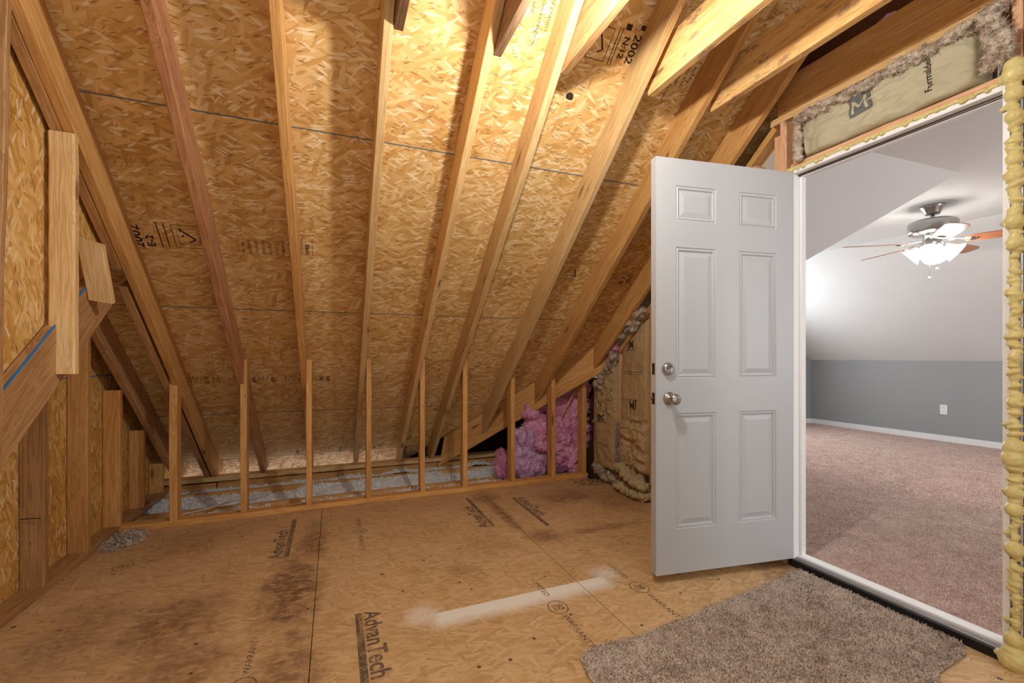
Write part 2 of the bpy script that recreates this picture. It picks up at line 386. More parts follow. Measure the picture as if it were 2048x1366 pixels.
def lumber(name, c1, c2, c3, rough=.55, stain=None):
    t = NT(name); co = t.obj(); oi = t.n('ShaderNodeObjectInfo').outputs['Random']
    cx = t.n('ShaderNodeCombineXYZ'); t.l(t.math('MULTIPLY', oi, 53.0), cx.inputs[0]); t.l(t.math('MULTIPLY', oi, 17.0), cx.inputs[1])
    p = t.vadd(co, cx.outputs[0])
    # knots push the grain aside
    kv = t.vor(t.mapping(p, sc=(2.6, 11, 11)), 1.0)
    ks = t.n('ShaderNodeSeparateColor'); t.l(kv.outputs['Color'], ks.inputs[0])
    near = t.math('MULTIPLY', t.rng(kv.outputs['Distance'], .45, .0), t.math('GREATER_THAN', ks.outputs[0], .45))
    g = t.mapping(p, sc=(1.1, 20, 20))
    cz = t.n('ShaderNodeCombineXYZ'); t.l(t.math('MULTIPLY', near, 1.6), cz.inputs[1]); t.l(t.math('MULTIPLY', near, 1.2), cz.inputs[2])
    g = t.vadd(g, cz.outputs[0])
    n1 = t.noise(g, 1.6, 5, .6, .35); n2 = t.noise(t.mapping(g, sc=(2, 5, 5)), 2.0, 3, .6); n3 = t.noise(t.mapping(p, sc=(1, 5, 5)), 1.5, 2, .5)
    wv = t.math('SINE', t.math('MULTIPLY', n1, 42.0)); wv = t.math('MULTIPLY', wv, .13)
    f = t.math('ADD', t.math('ADD', t.math('MULTIPLY', n2, .5), wv), t.math('MULTIPLY', n3, .5), clamp=True)
    col = t.ramp(f, [(.22, c1), (.5, c2), (.78, c3)])
    kc = t.math('MULTIPLY', t.math('LESS_THAN', kv.outputs['Distance'], .11), t.math('GREATER_THAN', ks.outputs[0], .45))
    ring = t.math('MULTIPLY', t.rng(kv.outputs['Distance'], .24, .10), t.math('GREATER_THAN', ks.outputs[0], .45))
    col = t.mix(t.math('MULTIPLY', ring, .38), col, srgb(142, 86, 44))
    col = t.mix(t.math('MULTIPLY', kc, .6), col, srgb(84, 48, 24))
    # small scuffs and nail dots
    dv = t.vor(t.mapping(p, sc=(9, 24, 24)), 1.0); ds = t.n('ShaderNodeSeparateColor'); t.l(dv.outputs['Color'], ds.inputs[0])
    dk = t.math('MULTIPLY', t.math('LESS_THAN', dv.outputs['Distance'], .075), t.math('GREATER_THAN', ds.outputs[0], .7))
    col = t.mix(t.math('MULTIPLY', dk, .7), col, srgb(66, 42, 28))
    if stain:
        sn = t.noise(t.mapping(p, sc=(1, 3, 3)), 5.5, 4, .7); col = t.mix(t.rng(sn, .56, .62, 0, .75), col, stain)
    hs = t.n('ShaderNodeHueSaturation'); t.l(col, hs.inputs['Color'])
    t.l(t.rng(oi, 0, 1, .86, 1.07), hs.inputs['Value']); hs.inputs['Saturation'].default_value = .97; hs.inputs['Hue'].default_value = .503
    t.bump(t.math('ADD', n2, t.math('MULTIPLY', kc, -.6)), .22, .0012)
    return t.base(hs.outputs[0], rough, .3)
L_PALE = lumber('lumber_pale', srgb(190,146,92), srgb(216,174,116), srgb(232,198,146))
L_HONEY = lumber('lumber_honey', srgb(180,122,62), srgb(206,150,84), srgb(222,174,108))
L_STUD = lumber('lumber_stud', srgb(186,122,58), srgb(210,150,80), srgb(228,176,108))
L_RED = lumber('lumber_reddish', srgb(150,92,60), srgb(184,124,84), srgb(208,156,108))
L_BROWN = lumber('lumber_brown', srgb(150,104,62), srgb(182,134,86), srgb(204,160,110))
L_STAIN = lumber('lumber_stained', srgb(196,142,78), srgb(224,176,108), srgb(238,204,146), stain=srgb(136,104,92))
L_PINK = lumber('lumber_pinkish', srgb(200,140,100), srgb(222,170,130), srgb(236,196,160))
L_DARK = lumber('lumber_weathered', srgb(104,72,48), srgb(140,104,76), srgb(170,134,104))
def paint(name, c, rough=.45, bumpy=0.0, bscale=60):
    t = NT(name); p = t.obj(); n = t.noise(p, 3, 4, .6)
    col = t.mix(t.math('MULTIPLY', t.rng(n, .4, .7), .10), c, tuple(x*.8 for x in c[:3])+(1,))
    if bumpy: t.bump(t.noise(p, bscale, 5, .65), bumpy, .004)
    return t.base(col, rough, .35)
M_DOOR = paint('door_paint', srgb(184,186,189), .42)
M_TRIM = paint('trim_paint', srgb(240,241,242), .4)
M_GREYWALL = paint('grey_wall_paint', srgb(156,158,160), .55)
M_CEIL = paint('ceiling_texture_paint', srgb(226,228,228), .8, .35, 55)
M_DRY = paint('drywall_back', srgb(176,166,152), .9)
M_BLACK = plain('black_rubber', srgb(24,24,26), .45, .4)
M_ALU = plain('aluminium', srgb(170,170,172), .35, .5, .8)
M_NICKEL = plain('brushed_nickel', srgb(176,174,172), .26, .5, 1.0)
M_BRONZE = plain('dark_steel', srgb(96,84,76), .4, .5, .9)
M_BLUE = plain('blue_edge_paint', srgb(36,120,190), .6)
M_SEAM = plain('seam_edge_paint', srgb(98,112,116), .8)
def inkmat(name, c, c2, th):
    t = NT(name); p = t.n('ShaderNodeNewGeometry').outputs['Position']; n = t.noise(p, 170, 3, .8); n2 = t.noise(p, 18, 3, .6)
    return t.base(t.mix(t.rng(t.math('ADD', n, t.math('MULTIPLY', n2, .5)), th, th+.12), c, c2), .8, .2)
M_INK = inkmat('faded_ink', srgb(92,82,72), srgb(176,142,102), .73)
M_INKR = plain('roof_ink', srgb(58,38,26), .8)
M_INKG = inkmat('grey_ink', srgb(108,110,104), srgb(150,146,126), .80)
M_KRAFTTXT = plain('kraft_ink', srgb(92,80,66), .85)
M_WHITE = plain('white_plastic', srgb(238,238,236), .4)
M_WIRE = plain('cable_sheath', srgb(214,204,186), .5)
M_WIREY = plain('yellow_cable', srgb(206,160,88), .5)
M_DARKOSB = plain('dark_framing', srgb(96,60,34), .8)
def fluff(name, c1, c2, c3, sc=40):
    t = NT(name); p = t.obj(); n = t.noise(p, sc, 6, .75, .6); n2 = t.noise(p, sc*.25, 3, .6)
    col = t.ramp(t.math('ADD', t.math('MULTIPLY', n, .6), t.math('MULTIPLY', n2, .4)), [(.34, c1), (.5, c2), (.66, c3)])
    t.bump(n, .3 if 'white' in name else .7, .006); return t.base(col, .95, .1)
M_PINK = fluff('pink_fibreglass', srgb(186,112,144), srgb(224,154,186), srgb(244,200,224), 45)
M_PALEPINK = fluff('pale_pink_fibreglass', srgb(190,140,180), srgb(214,172,206), srgb(236,206,232), 45)
M_FLEECE = fluff('brown_grey_fibreglass', srgb(150,130,112), srgb(196,178,158), srgb(232,220,204), 60)
M_BLOWN = fluff('white_blown_wool', srgb(206,212,220), srgb(238,242,246), srgb(252,253,255), 90)
def kraft(name, c1, c2):
    t = NT(name); p = t.obj(); n = t.noise(p, 3.5, 5, .6); n2 = t.noise(p, 60, 3, .6)
    col = t.mix(n, c1, c2); col = t.mix(t.math('MULTIPLY', n2, .12), col, srgb(120, 92, 60))
    t.bump(t.math('ADD', t.noise(p, 14, 4, .6, 1.2), t.math('MULTIPLY', n2, .15)), .4, .008); return t.base(col, .62, .25)
M_KRAFT = kraft('kraft_paper_brown', srgb(168,142,102), srgb(204,180,138))
M_KRAFTG = kraft('kraft_paper_pale', srgb(172,164,136), srgb(200,192,162))
t = NT('spray_foam'); p = t.obj(); n = t.noise(p, 14, 4, .6)
col = t.mix(n, srgb(198,180,104), srgb(234,220,158)); t.bump(t.noise(p, 70, 4, .6), .25, .003)
M_FOAM = t.base(col, .38, .4); t.b.inputs['Subsurface Weight'].default_value = .08; t.b.inputs['Subsurface Radius'].default_value = (.01,.007,.003)
def pile(name, c1, c2, c3):
    t = NT(name); g = t.n('ShaderNodeNewGeometry').outputs['Position']
    n = t.noise(g, 7, 5, .65); n2 = t.noise(g, 140, 2, .6); n3 = t.noise(t.mapping(g, sc=(1, 1.3, 1)), 30, 3, .6)
    f = t.math('ADD', t.math('ADD', t.math('MULTIPLY', n, .2), t.math('MULTIPLY', n3, .22)), t.math('MULTIPLY', n2, .58))
    col = t.ramp(f, [(.40, c1), (.5, c2), (.60, c3)]); return t.base(col, .95, .08)
M_CARPET = pile('bedroom_carpet', srgb(172,142,132), srgb(212,182,170), srgb(236,214,204))
M_RUG = pile('remnant_carpet', srgb(126,106,94), srgb(190,170,154), srgb(232,218,204))
def emit(name, c, s):
    t = NT(name); t.base(c, .4, .3); t.b.inputs['Emission Color'].default_value = c; t.b.inputs['Emission Strength'].default_value = s; return t.m
M_BULB = emit('bulb_glow', (1.0, .965, .91, 1), BULB_STRENGTH)
M_SHADE = emit('lit_frosted_glass', (1.0, .96, .9, 1), SHADE_STRENGTH)
def bladewood(name):
    t = NT(name); p = t.obj(); n = t.noise(t.mapping(p, sc=(2, 30, 1)), 1.5, 4, .6)
    col = t.mix(n, srgb(150,88,58), srgb(206,140,96)); return t.base(col, .3, .4)
M_BLADE = bladewood('fan_blade_wood')

# ------------------------------------------------------------------ attic: floor deck
floor = tag(empty('floor'), 'stained strand-board attic floor deck with printed lettering', None, None, 'structure')
YF0 = -.9
def deck(x0, x1, y0, y1):
    bm = bmesh.new(); g = .0016
    P = [(x0+g, y0+g), (x1-g, y0+g), (x1-g, y1-g), (x0+g, y1-g)]
    top = [bm.verts.new((x, y, 0)) for x, y in P]; bot = [bm.verts.new((x, y, -.018)) for x, y in P]
    bm.faces.new(top); bm.faces.new(list(reversed(bot)))
    for i in range(4): bm.faces.new((top[i], bot[i], bot[(i+1) % 4], top[(i+1) % 4]))
    return bm_obj('floor_panel', bm, MAT_DECK, floor)
deck(-1.345, -.08, YF0, 3.64); deck(-.08, 1.108, YF0, 3.64); deck(1.108, XW+.08, YF0, 2.46); deck(1.108, XW+.08, 2.46, 3.66)
box('floor_underside', -1.5, 2.4, YF0, 4.62, -.30, -.26, M_DARKOSB, floor); box('floor_underside', .66, 2.4, 4.62, 6.2, -.30, -.26, M_DARKOSB, floor)
# joists that run on under the eaves, beyond the deck
def yj(x, y): return y + .017*x
for (yy, zt) in ((3.93, -.018), (4.38, -.018)):
    board('floor_joist', (-1.33, yj(-1.33, yy), zt-.11), (2.3, yj(2.3, yy), zt-.11), (0,0,1), .22, .038, L_HONEY, parent=floor)
# outer wall: rim joist built of two lengths and the plate the rafters stand on
board('rim_joist', (-1.33, yj(-1.33, 4.56), -.09), (-.94, yj(-.94, 4.56), -.09), (0,0,1), .22, .038, L_HONEY, parent=floor)
board('rim_joist', (-.93, yj(-.93, 4.56), -.085), (.98, yj(.98, 4.56), -.085), (0,0,1), .22, .038, L_HONEY, parent=floor)
board('rim_joist', (.985, yj(.985, 4.56), -.09), (2.3, yj(2.3, 4.56), -.09), (0,0,1), .22, .038, L_HONEY, parent=floor)
slab('rim_light_block', [(-1.36, 4.575, -.3), (2.34, 4.64, -.3), (2.34, 4.64, .04), (-1.36, 4.575, .04)], (0,1,0), .01, M_DARKOSB, floor)  # added sheet, blocks daylight coming through the rim board joints
board('rafter_plate', (-1.33, yj(-1.33, 4.575), .055), (2.3, yj(2.3, 4.575), .055), (0,1,0), .12, .036, L_PALE, parent=floor)

# printed lettering on the deck
Zn = (0,0,1)
def brand_print(xb, y0, up, left):
    """up=+1: reads towards -y, letter tops to +x ; up=-1: reads towards +y, tops to -x"""
    X = (0,-1,0) if up > 0 else (0,1,0)
    text('printed_lettering', 'AdvanTech', .098, (xb, y0, 0), X, Zn, M_INK, floor, bold=.0022, sx=.98)
    bx = xb - up*.008
    segs = [(.0, -.018, .62, -.018, .028)]
    strokes('printed_bar', segs, .03, (bx+ up*.004, y0, 0), X, Zn, M_INK, floor)
    text('printed_lettering', 'FLOORING', .026, (xb-up*.0225, y0 - up*.02, 0), X, Zn, M_TAN, floor, bold=.0006, lift=.0012)
M_TAN = plain('deck_tan', srgb(196,150,98), .7)
brand_print(.119, 2.035, 1, 0)
brand_print(-.268, 2.755, -1, 0)
brand_print(.940, 2.765, -1, 0)
brand_print(1.322, 3.265, 1, 0)
def warranty(cx, cy, up, pre=True, post=True):
    X = (0,-1,0) if up > 0 else (0,1,0)
    strokes('printed_seal', ring_segs(0, 0, .052, .042, 30, .0045), .004, (cx, cy, 0), X, Zn, M_INK, floor)
    text('printed_lettering', '50', .042, (cx-up*.004, cy, 0), X, Zn, M_INK, floor, bold=.0008, align='CENTER')
    text('printed_lettering', 'YEAR', .021, (cx-up*.024, cy, 0), X, Zn, M_INK, floor, align='CENTER')
    if pre: text('printed_lettering', 'LIMITED', .036, (cx-up*.012, cy+up*.26, 0), X, Zn, M_INK, floor, sx=1.25)
    if post: text('printed_lettering', 'WARRANTY', .036, (cx-up*.012, cy-up*.065, 0), X, Zn, M_INK, floor, sx=1.15)
warranty(.915, 1.765, 1); warranty(1.356, 1.775, 1); warranty(-.285, 1.72, -1)
warranty(.153, 2.99, 1); warranty(-1.03, 2.95, -1, False, False)
text('printed_lettering', '24', .05, (2.02, 1.86, 0), (0,-1,0), Zn, M_INKG, floor, bold=.002)

# ------------------------------------------------------------------ attic: roof sheathing
ceiling = tag(empty('ceiling'), 'sloping underside of strand-board roof sheathing over the attic', None, None, 'structure')
def clip_val(poly, lim):
    """keep x+y <= lim"""
    out = []
    for i, p in enumerate(poly):
        q = poly[(i+1) % len(poly)]; a = p[0]+p[1]-lim; b = q[0]+q[1]-lim
        if a <= 0: out.append(p)
        if (a < 0 < b) or (b < 0 < a):
            f = a/(a-b); out.append((p[0]+(q[0]-p[0])*f, p[1]+(q[1]-p[1])*f))
    return out
def roof_panel(x0, x1, y0, y1, mat, gx=.0015):
    g = .002
    poly = clip_val([(x0+gx, y0+g), (x1-gx, y0+g), (x1-gx, y1-g), (x0+gx, y1-g)], VAL)
    if len(poly) < 3: return None
    # local frame: x along the eaves, y down the slope
    ox, oy = x0, y0; org = Vector((ox, oy, zsh(oy)))
    L_ = [Vector((p[0]-ox, (p[1]-oy)/CS, 0)) for p in poly]
    k = len(L_); bm = bmesh.new(); a = [bm.verts.new(v) for v in L_]; b = [bm.verts.new(v+Vector((0,0,.011))) for v in L_]
    bm.faces.new(a); bm.faces.new(list(reversed(b)))
    for i in range(k): bm.faces.new((a[i], b[i], b[(i+1) % k], a[(i+1) % k]))
    o = bm_obj('sheathing_panel', bm, mat)
    X = Vector((1,0,0)); N = NUP
    o.matrix_world = Matrix.Translation(org) @ Matrix((X, SDN, N)).transposed().to_4x4()
    keep(o, ceiling); return o
rows = [(-.35, .50, 0), (.50, 1.395, .8), (1.395, 2.285, 0), (2.285, 3.195, .8), (3.195, 4.085, 0), (4.085, 4.64, .8)]
for (y0, y1, off) in rows:
    xs = [-1.40, -1.0+off if off else .193, 1.41 if off == 0 else .99+.42, 2.34]
    xs = [-1.40, .193, 2.34, 4.3] if off == 0 else [-1.40, -.59, 1.37, 4.3]
    for a, b in zip(xs[:-1], xs[1:]): roof_panel(a, b, y0, y1, MAT_OSB)
for a, b in ((-1.40, -.19), (-.19, 1.0), (1.0, 2.3)): roof_panel(a, b, 4.64, 4.9, MAT_OSBS)
# painted panel edges showing in the gaps
for y in (1.395, 2.285, 3.195, 4.085, 4.64):
    a = min(4.2, VAL-y)
    p = Vector((-1.39, y, zsh(y)-.0008)); q = Vector((a, y, zsh(y)-.0008))
    mat = M_SEAM
    slab('panel_edge', [p-SDN*.0028, q-SDN*.0028, q+SDN*.0028, p+SDN*.0028], NUP, .004, mat, ceiling)
# outer skin keeps daylight off the gaps
slab('roofing_felt', [(-1.5,-.4,zsh(-.4)+.02),(5.8,-.4,zsh(-.4)+.02),(.5,4.95,zsh(4.95)+.02),(-1.5,4.95,zsh(4.95)+.02)], NUP, .01, M_DARKOSB, ceiling)
# the house roof that meets it at the valley, seen dark beyond the knee wall
zv = lambda x: ZS - M*(VAL-x)
slab('valley_sheathing', [(.62, VAL-.62, zv(.62)), (4.6, VAL-4.6, zv(4.6)), (4.6, 6.2, zv(4.6)), (.62, 6.2, zv(.62))], (-SN,0,CS), .012, MAT_OSB, ceiling)
# added closures; the first keeps soffit daylight out of the valley bay
slab('added_closure', [(.66, 4.62, -.3), (.66, 6.1, -.3), (.66, 6.1, 1.0), (.66, 4.62, 1.0)], (1,0,0), .012, M_DARKOSB, ceiling)
slab('added_closure', [(.64, 6.1, -.3), (2.6, 6.1, -.3), (2.6, 6.1, 1.6), (.64, 6.1, 1.6)], (0,1,0), .012, M_DARKOSB, ceiling)

# printing on the sheathing
NIN = -NUP; UPS = -SDN
def rp(x, y, dz=.0): return Vector((x, y, zsh(y)))
def rtext(s, size, x, y, X, **k): return text('printed_lettering', s, size, rp(x, y), X, NIN, M_INKR, ceiling, **k)
def grade_stamp(x, y, flip=False, code='2002', big=1.0):
    """stamp running along the eaves: year, code, bars, framed triangle mark, lines of small print"""
    X = UPS if not flip else SDN; s = -1 if not flip else 1      # letter tops point to -x / +x
    d = (lambda a: x + a) if not flip else (lambda a: x - a)
    yy = y
    e = 1 if not flip else -1
    rtext(code, .062*big, d(.075), yy + .07*e, X, bold=.0012, sx=1.15)
    rtext('E-2', .046*big, d(.125), yy + .06*e, X, bold=.0014, sx=1.2)
    def bars(lst, th=.004): strokes('printed_frame', lst, th, rp(d(0), y), X, NIN, M_INKR, ceiling)
    q = []
    # in local axes: first along X (up the slope), second away from the letters' tops
    for a, wd in ((.155, .005), (.185, .005)): q.append((-.075, -a, .075, -a, wd))
    q += [(-.07,-.215,-.07,-.385,.003),(.07,-.215,.07,-.385,.003),(-.07,-.215,.07,-.215,.003),(-.08,-.405,.08,-.405,.006)]
    q += [(-.048,-.235,-.048,-.325,.002),(.048,-.235,.048,-.325,.002),(-.048,-.235,.048,-.235,.002),(-.048,-.325,.048,-.325,.002)]
    q += [(.045,-.245,-.015,-.312,.009),(-.015,-.312,-.035,-.28,.007),(.012,-.262,-.005,-.25,.006)]
    bars(q)
    rtext('SPAN', .022*big, d(.345), yy + .02*e, X); rtext('32 16', .026*big, d(.372), yy+.02*e, X)
    for i in range(9):
        rtext(['MILL 483','PERFORMS','EXPOSURE 1','SIZED FOR','SPACING','RATED','THICKNESS','PANEL GRADE','STRENGTH'][i], .021*big, d(.53+.033*i), yy + .06*e, X, sx=.95)
    rtext('V.PRB', .03*big, d(.855), yy + .045*e, X, bold=.0006)
    bars([(-.06,-.815,.055,-.815,.002),(-.06,-.87,.055,-.87,.002)])
grade_stamp(-.985, 2.80)
# second row, fainter, at the foot of the knee wall height
def small_row(x0, x1, y, hh=.05, seed=1):
    r = random.Random(seed); x = x0; segs = []
    while x < x1:
        k = r.random()
        if k < .25: segs.append((-hh, -(x-x0), hh, -(x-x0), .004)); x += .02
        elif k < .6:
            n = r.randint(2, 5)
            for i in range(n):
                a = r.uniform(-hh, 0); segs.append((a, -(x-x0), a+r.uniform(.02, .06), -(x-x0), .0035)); x += .014
        elif k < .75:
            rtext(r.choice(['PS2','2002','APA','32/16']), .035, x+.03, y+.04, UPS, bold=.0008); x += .05
        else: x += r.uniform(.02, .06)
    strokes('printed_frame', segs, .003, rp(x0, y), UPS, NIN, M_INKR, ceiling)
small_row(-.93, -.05, 3.735, .045, 3); small_row(-.33, .55, 4.59, .04, 5); small_row(.6, .95, 4.50, .04, 8)
# big stamp up between the rafters right of the lamp, reads downwards
strokes('printed_frame', [(-.06,0,.075,0,.004),(-.06,.1,.075,.1,.003),(-.06,0,-.06,.1,.003),(.075,0,.075,.1,.003),(-.05,.03,.03,.075,.008),(.03,.075,.045,.05,.006),(-.075,.125,.085,.125,.004),(-.075,.14,.085,.14,.004)],
        .003, rp(1.10, 1.79), SDN, NIN, M_INKR, ceiling)
rtext('N:12', .042, 1.262, 1.755, SDN, bold=.001, sx=1.1); rtext('2002', .052, 1.31, 1.74, SDN, bold=.001, sx=1.2); rtext('01 26', .04, 1.36, 1.74, SDN, sx=1.3)
strokes('printed_frame', [(-.055,.165,-.03,.165,.03),(-.065,.245,-.045,.245,.04)], .01, rp(1.10, 1.76), SDN, NIN, M_INKR, ceiling)
for i in range(6):
    rtext(['SEAL SIDE DOWN','STRENGTH AXIS','THIS SIDE','ALLOW EXPANSION','SPACE PANELS','EDGE GAP'][i], .02, .70+.042*i, 1.70, SDN, sx=1.1)
    rtext(['RATED SHEATHING','EXPOSURE','MAX SPAN','INSTALL','SEE GUIDE','TYPE'][i], .02, 1.60+.034*i, 1.78, SDN, sx=1.1)
strokes('printed_frame', [(-.06,0,.06,0,.003),(-.06,.11,.06,.11,.003),(-.06,0,-.06,.11,.002),(.03,.07,-.03,.04,.008),(-.03,.04,-.02,.085,.006)], .003, rp(1.66, 2.83), UPS, NIN, M_INKR, ceiling)
rtext('E-2', .05, 2.04, 2.88, UPS, bold=.001); rtext('2002', .05, 2.09, 2.88, UPS)

for (x, y, w_, h_, mat, nm, lab) in ((1.095, 1.985, .045, .018, M_INKR, 'resin_spot', 'dark purple-brown resin spot'), (.425, 2.318, .03, .012, MAT_OSBS, 'loose_chip', 'pale curled wood chip on the seam'), (1.36, 2.50, .035, .012, MAT_OSBS, 'loose_chip', 'pale curled wood chip')):
    bm = bmesh.new(); bmesh.ops.create_icosphere(bm, subdivisions=2, radius=1)
    for v in bm.verts:
        k = 1+.35*noise.noise(v.co*2.2+Vector((x,y,0))); v.co = Vector((v.co.x*w_*.5*k, v.co.y*h_*k, v.co.z*.004+ (.004*abs(v.co.x) if 'chip' in nm else 0)))
    o = bm_obj(nm, bm, mat); o.matrix_world = Matrix.Translation(rp(x, y)) @ Matrix((Vector((1,0,0)), SDN, NUP)).transposed().to_4x4() @ Matrix.Rotation(.3, 4, 'Z'); keep(o, ceiling); o['label'] = lab
# ------------------------------------------------------------------ rafters
RG = 'rafters under the roof sheathing'
CUTR = 1/M
def rafter(xr, mat, label, ytop=-.3, foot='plate', wd=.038, yfoot=None):
    xc = xr - wd/2
    cp = NUP*(D/2)
    a = Vector((xc, ytop, zr(ytop))) + cp
    if foot == 'plate': z = .078; y = (Z0-z)/M; b = Vector((xc, y, z)) + cp; cut = (0, CUTR); 
    else: y = yfoot; b = Vector((xc, y, zr(y))) + cp; cut = (0, 0)
    if foot == 'plate': b = b + SDN*(CUTR*D/2); 
    o = board('rafter', a, b, NUP, D, wd, mat, cutB=(0, CUTR) if foot == 'plate' else (0,0), seg=10)
    return o
def fix_cut(o): return o
# board local Y = Z x X ; for rafters X=down slope, Z=NUP -> Y = NUP x SDN = -x axis direction sign checked below
def rafter2(xr, mat, label, ytop=-.3, foot='plate', wd=.038, group=RG):
    xc = xr - wd/2; cp = NUP*(D/2)
    a = Vector((xc, ytop, zr(ytop))) + cp
    if foot == 'plate':
        y = (Z0-.078)/M; b0 = Vector((xc, y, .078)) + cp + SDN*(D/2)*CUTR
        # end plane z=.078 : x_local = X0 + z_local/M
        b = Vector((xc, y, .078)) + cp + SDN*(D/2/M)
        o = board('rafter', a, b, NUP, D, wd, mat, cutB=(0, 1/M), seg=12, wob=.0018)
    else:
        yv = VAL - xc - .03; b = Vector((xc, yv, zr(yv))) + cp
        # plumb cheek cut along the valley: y = yv - (x-xc)
        Yax = NUP.cross(SDN)          # local Y in world
        o = board('rafter', a, b, NUP, D, wd, mat, cutB=(-Yax.x/CS, -M), seg=12, wob=.0018)
    return tag(o, label, 'rafter', group)
rafter2(-1.211, L_BROWN, 'dark gable-end rafter lying against the strand-board wall at far left, stud tops under it', ytop=2.75)
rafter2(-.9355, L_HONEY, 'right half of the doubled honey rafter nearest the left wall')
# left half of the doubled rafter is pieced from two lengths
xc = -.976-.0195; cp = NUP*(D/2)
o = board('rafter', Vector((xc, -.3, zr(-.3)))+cp, Vector((xc, 2.78, zr(2.78)))+cp, NUP, D, .038, L_BROWN, seg=8)
tag(o, 'left half of the doubled rafter, upper length, running behind the upright plank', 'rafter', RG)
y = (Z0-.078)/M
o = board('rafter', Vector((xc-.012, 2.9, zr(2.9)))+cp, Vector((xc-.012, y, .078))+cp+SDN*(D/2/M), NUP, D, .038, L_BROWN, cutA=(0,.5), cutB=(0,1/M), seg=8)
tag(o, 'lower spliced length beside the doubled rafter, its cut top end by the short block', 'rafter', RG)
rafter2(-.5705, L_RED, 'reddish round-edged rafter with a knot, first single rafter from the left')
rafter2(-.1795, L_HONEY, 'second single rafter from the left, left of the tall lit strip of sheathing')
rafter2(.2125, L_PALE, 'pale rafter left of the brightest sheathing bay, a ceiling joist end beside its top')
rafter2(.6185, L_PALE, 'pale rafter third from the lamp glare leftwards, foot by the fifth knee-wall stud')
rafter2(.940, L_PALE, 'greyish rafter running up into the lamp glare at the top of the picture')
rafter2(1.384, L_PALE, 'longest pale jack rafter, ends on the valley board beside the pink insulation', foot='valley')
rafter2(1.776, L_HONEY, 'jack rafter that passes behind the top left corner of the white door', foot='valley')
rafter2(2.167, L_HONEY, 'shortest jack rafter against the door wall, above the kraft-faced batts', foot='valley')
# valley rafter
d = Vector((1, -1, M)).normalized(); x0v, x1v = 1.00, 2.30
def vp(x): yy = VAL-.0-x; return Vector((x, yy, zsh(yy)))
dn = Vector((0,0,-1)); dn = (dn - d*dn.dot(d)).normalized()
a = vp(.98) + dn*(.235/2) + Vector((.014,.014,-.004)); b = vp(2.24) + dn*(.235/2) + Vector((.014,.014,-.004))
o = board('valley_rafter', a, b, dn, .235, .038, L_HONEY, cutA=(0, -.9), seg=6)
tag(o, 'wide diagonal valley board rising to the right behind the knee-wall studs', 'rafter')

# ------------------------------------------------------------------ ceiling joists
JG = 'ceiling joists nailed beside the rafters'
for (x0, mat, lab) in ((.2135, L_DARK, 'rough grey ceiling joist end at the top edge, left of the brightest bay'),
                  (.6195, L_DARK, 'weathered ceiling joist end just left of the lamp glare'),
                  (.9415, L_BROWN, 'brown ceiling joist crossing just right of the lamp glare'),
                  (1.418, L_STAIN, 'bright yellow ceiling joist with grey stains, above the door leaf'),
                  (1.812, L_STAIN, 'orange-lit ceiling joist between the stained one and the door wall')):
    o = board('ceiling_joist', (x0+.019, -.3, 2.468), (x0+.019, 1.79, 2.468), (0,0,1), .196, .038, mat, seg=8, wob=.002)
    tag(o, lab, 'ceiling joist', JG)
o = board('ceiling_joist', (XW+.019, -.3, 2.497), (XW+.019, 1.75, 2.497), (0,0,1), .184, .038, L_HONEY, seg=8)
tag(o, 'ceiling joist lying on top of the door wall plate, lower edge lit', 'ceiling joist', JG)
# pink insulation laid over the carpeted room's ceiling, dark between the joists
lumps('insulation_strip', [(2.4, .2+.12*i, 2.60+random.uniform(-.015,.02), .12, .1, .05) for i in range(14)], .016, M_PINK, .012, .05)
tag(bpy.data.objects['insulation_strip'], 'dark pink insulation edge above the joist on the door wall', 'insulation')

# ------------------------------------------------------------------ gable wall at left
wall_left = tag(empty('wall_left', (-1.34,0,0)), 'strand-board gable wall behind the studs at the left', None, None, 'structure')
def gable_panel(y0, y1, z0, z1):
    poly = [(y0,z0),(y1,z0),(y1,z1),(y0,z1)]
    out = []
    for i, p in enumerate(poly):                 # clip under the roof
        q = poly[(i+1) % 4]; fa = p[1]-(zsh(p[0])); fb = q[1]-zsh(q[0])
        if fa <= 0: out.append(p)
        if (fa < 0 < fb) or (fb < 0 < fa):
            f = fa/(fa-fb); out.append((p[0]+(q[0]-p[0])*f, p[1]+(q[1]-p[1])*f))
    if len(out) >= 3:
        g = .0015; cy_ = sum(p[0] for p in out)/len(out); cz_ = sum(p[1] for p in out)/len(out)
        pts = [(-1.34, p[0]-math.copysign(g, p[0]-cy_), p[1]-math.copysign(g, p[1]-cz_)) for p in out]
        slab('wall_panel', pts, (-1,0,0), .011, MAT_OSBW, wall_left)
for (y0, y1) in ((-.9, 1.9), (1.9, 3.15+.0), (3.15, 5.0)):
    gable_panel(y0, y1, -.3, .985); gable_panel(y0, y1, .985, 2.205); gable_panel(y0, y1, 2.205, 4.2)
slab('panel_edge', [(-1.3395, .5, .982), (-1.3395, 4.2, .982), (-1.3395, 4.2, .988), (-1.3395, .5, .988)], (1,0,0), .0012, M_BLUE, wall_left)
slab('panel_edge', [(-1.3395, .5, 2.202), (-1.3395, 2.9, 2.202), (-1.3395, 2.9, 2.208), (-1.3395, .5, 2.208)], (1,0,0), .0012, M_BLUE, wall_left)
slab('wall_panel', [(-1.03, -.3, .0), (-1.03, .686, .0), (-1.03, 2.72, 1.586), (-1.03, 2.72, zsh(2.72)-.004), (-1.03, -.3, zsh(-.3)-.004)], (-1,0,0), .012, MAT_OSBW, wall_left)
slab('panel_edge', [(-1.0295, .5, 2.150), (-1.0295, 2.0, 2.150), (-1.0295, 2.0, 2.156), (-1.0295, .5, 2.156)], (1,0,0), .0012, M_BLUE, wall_left)
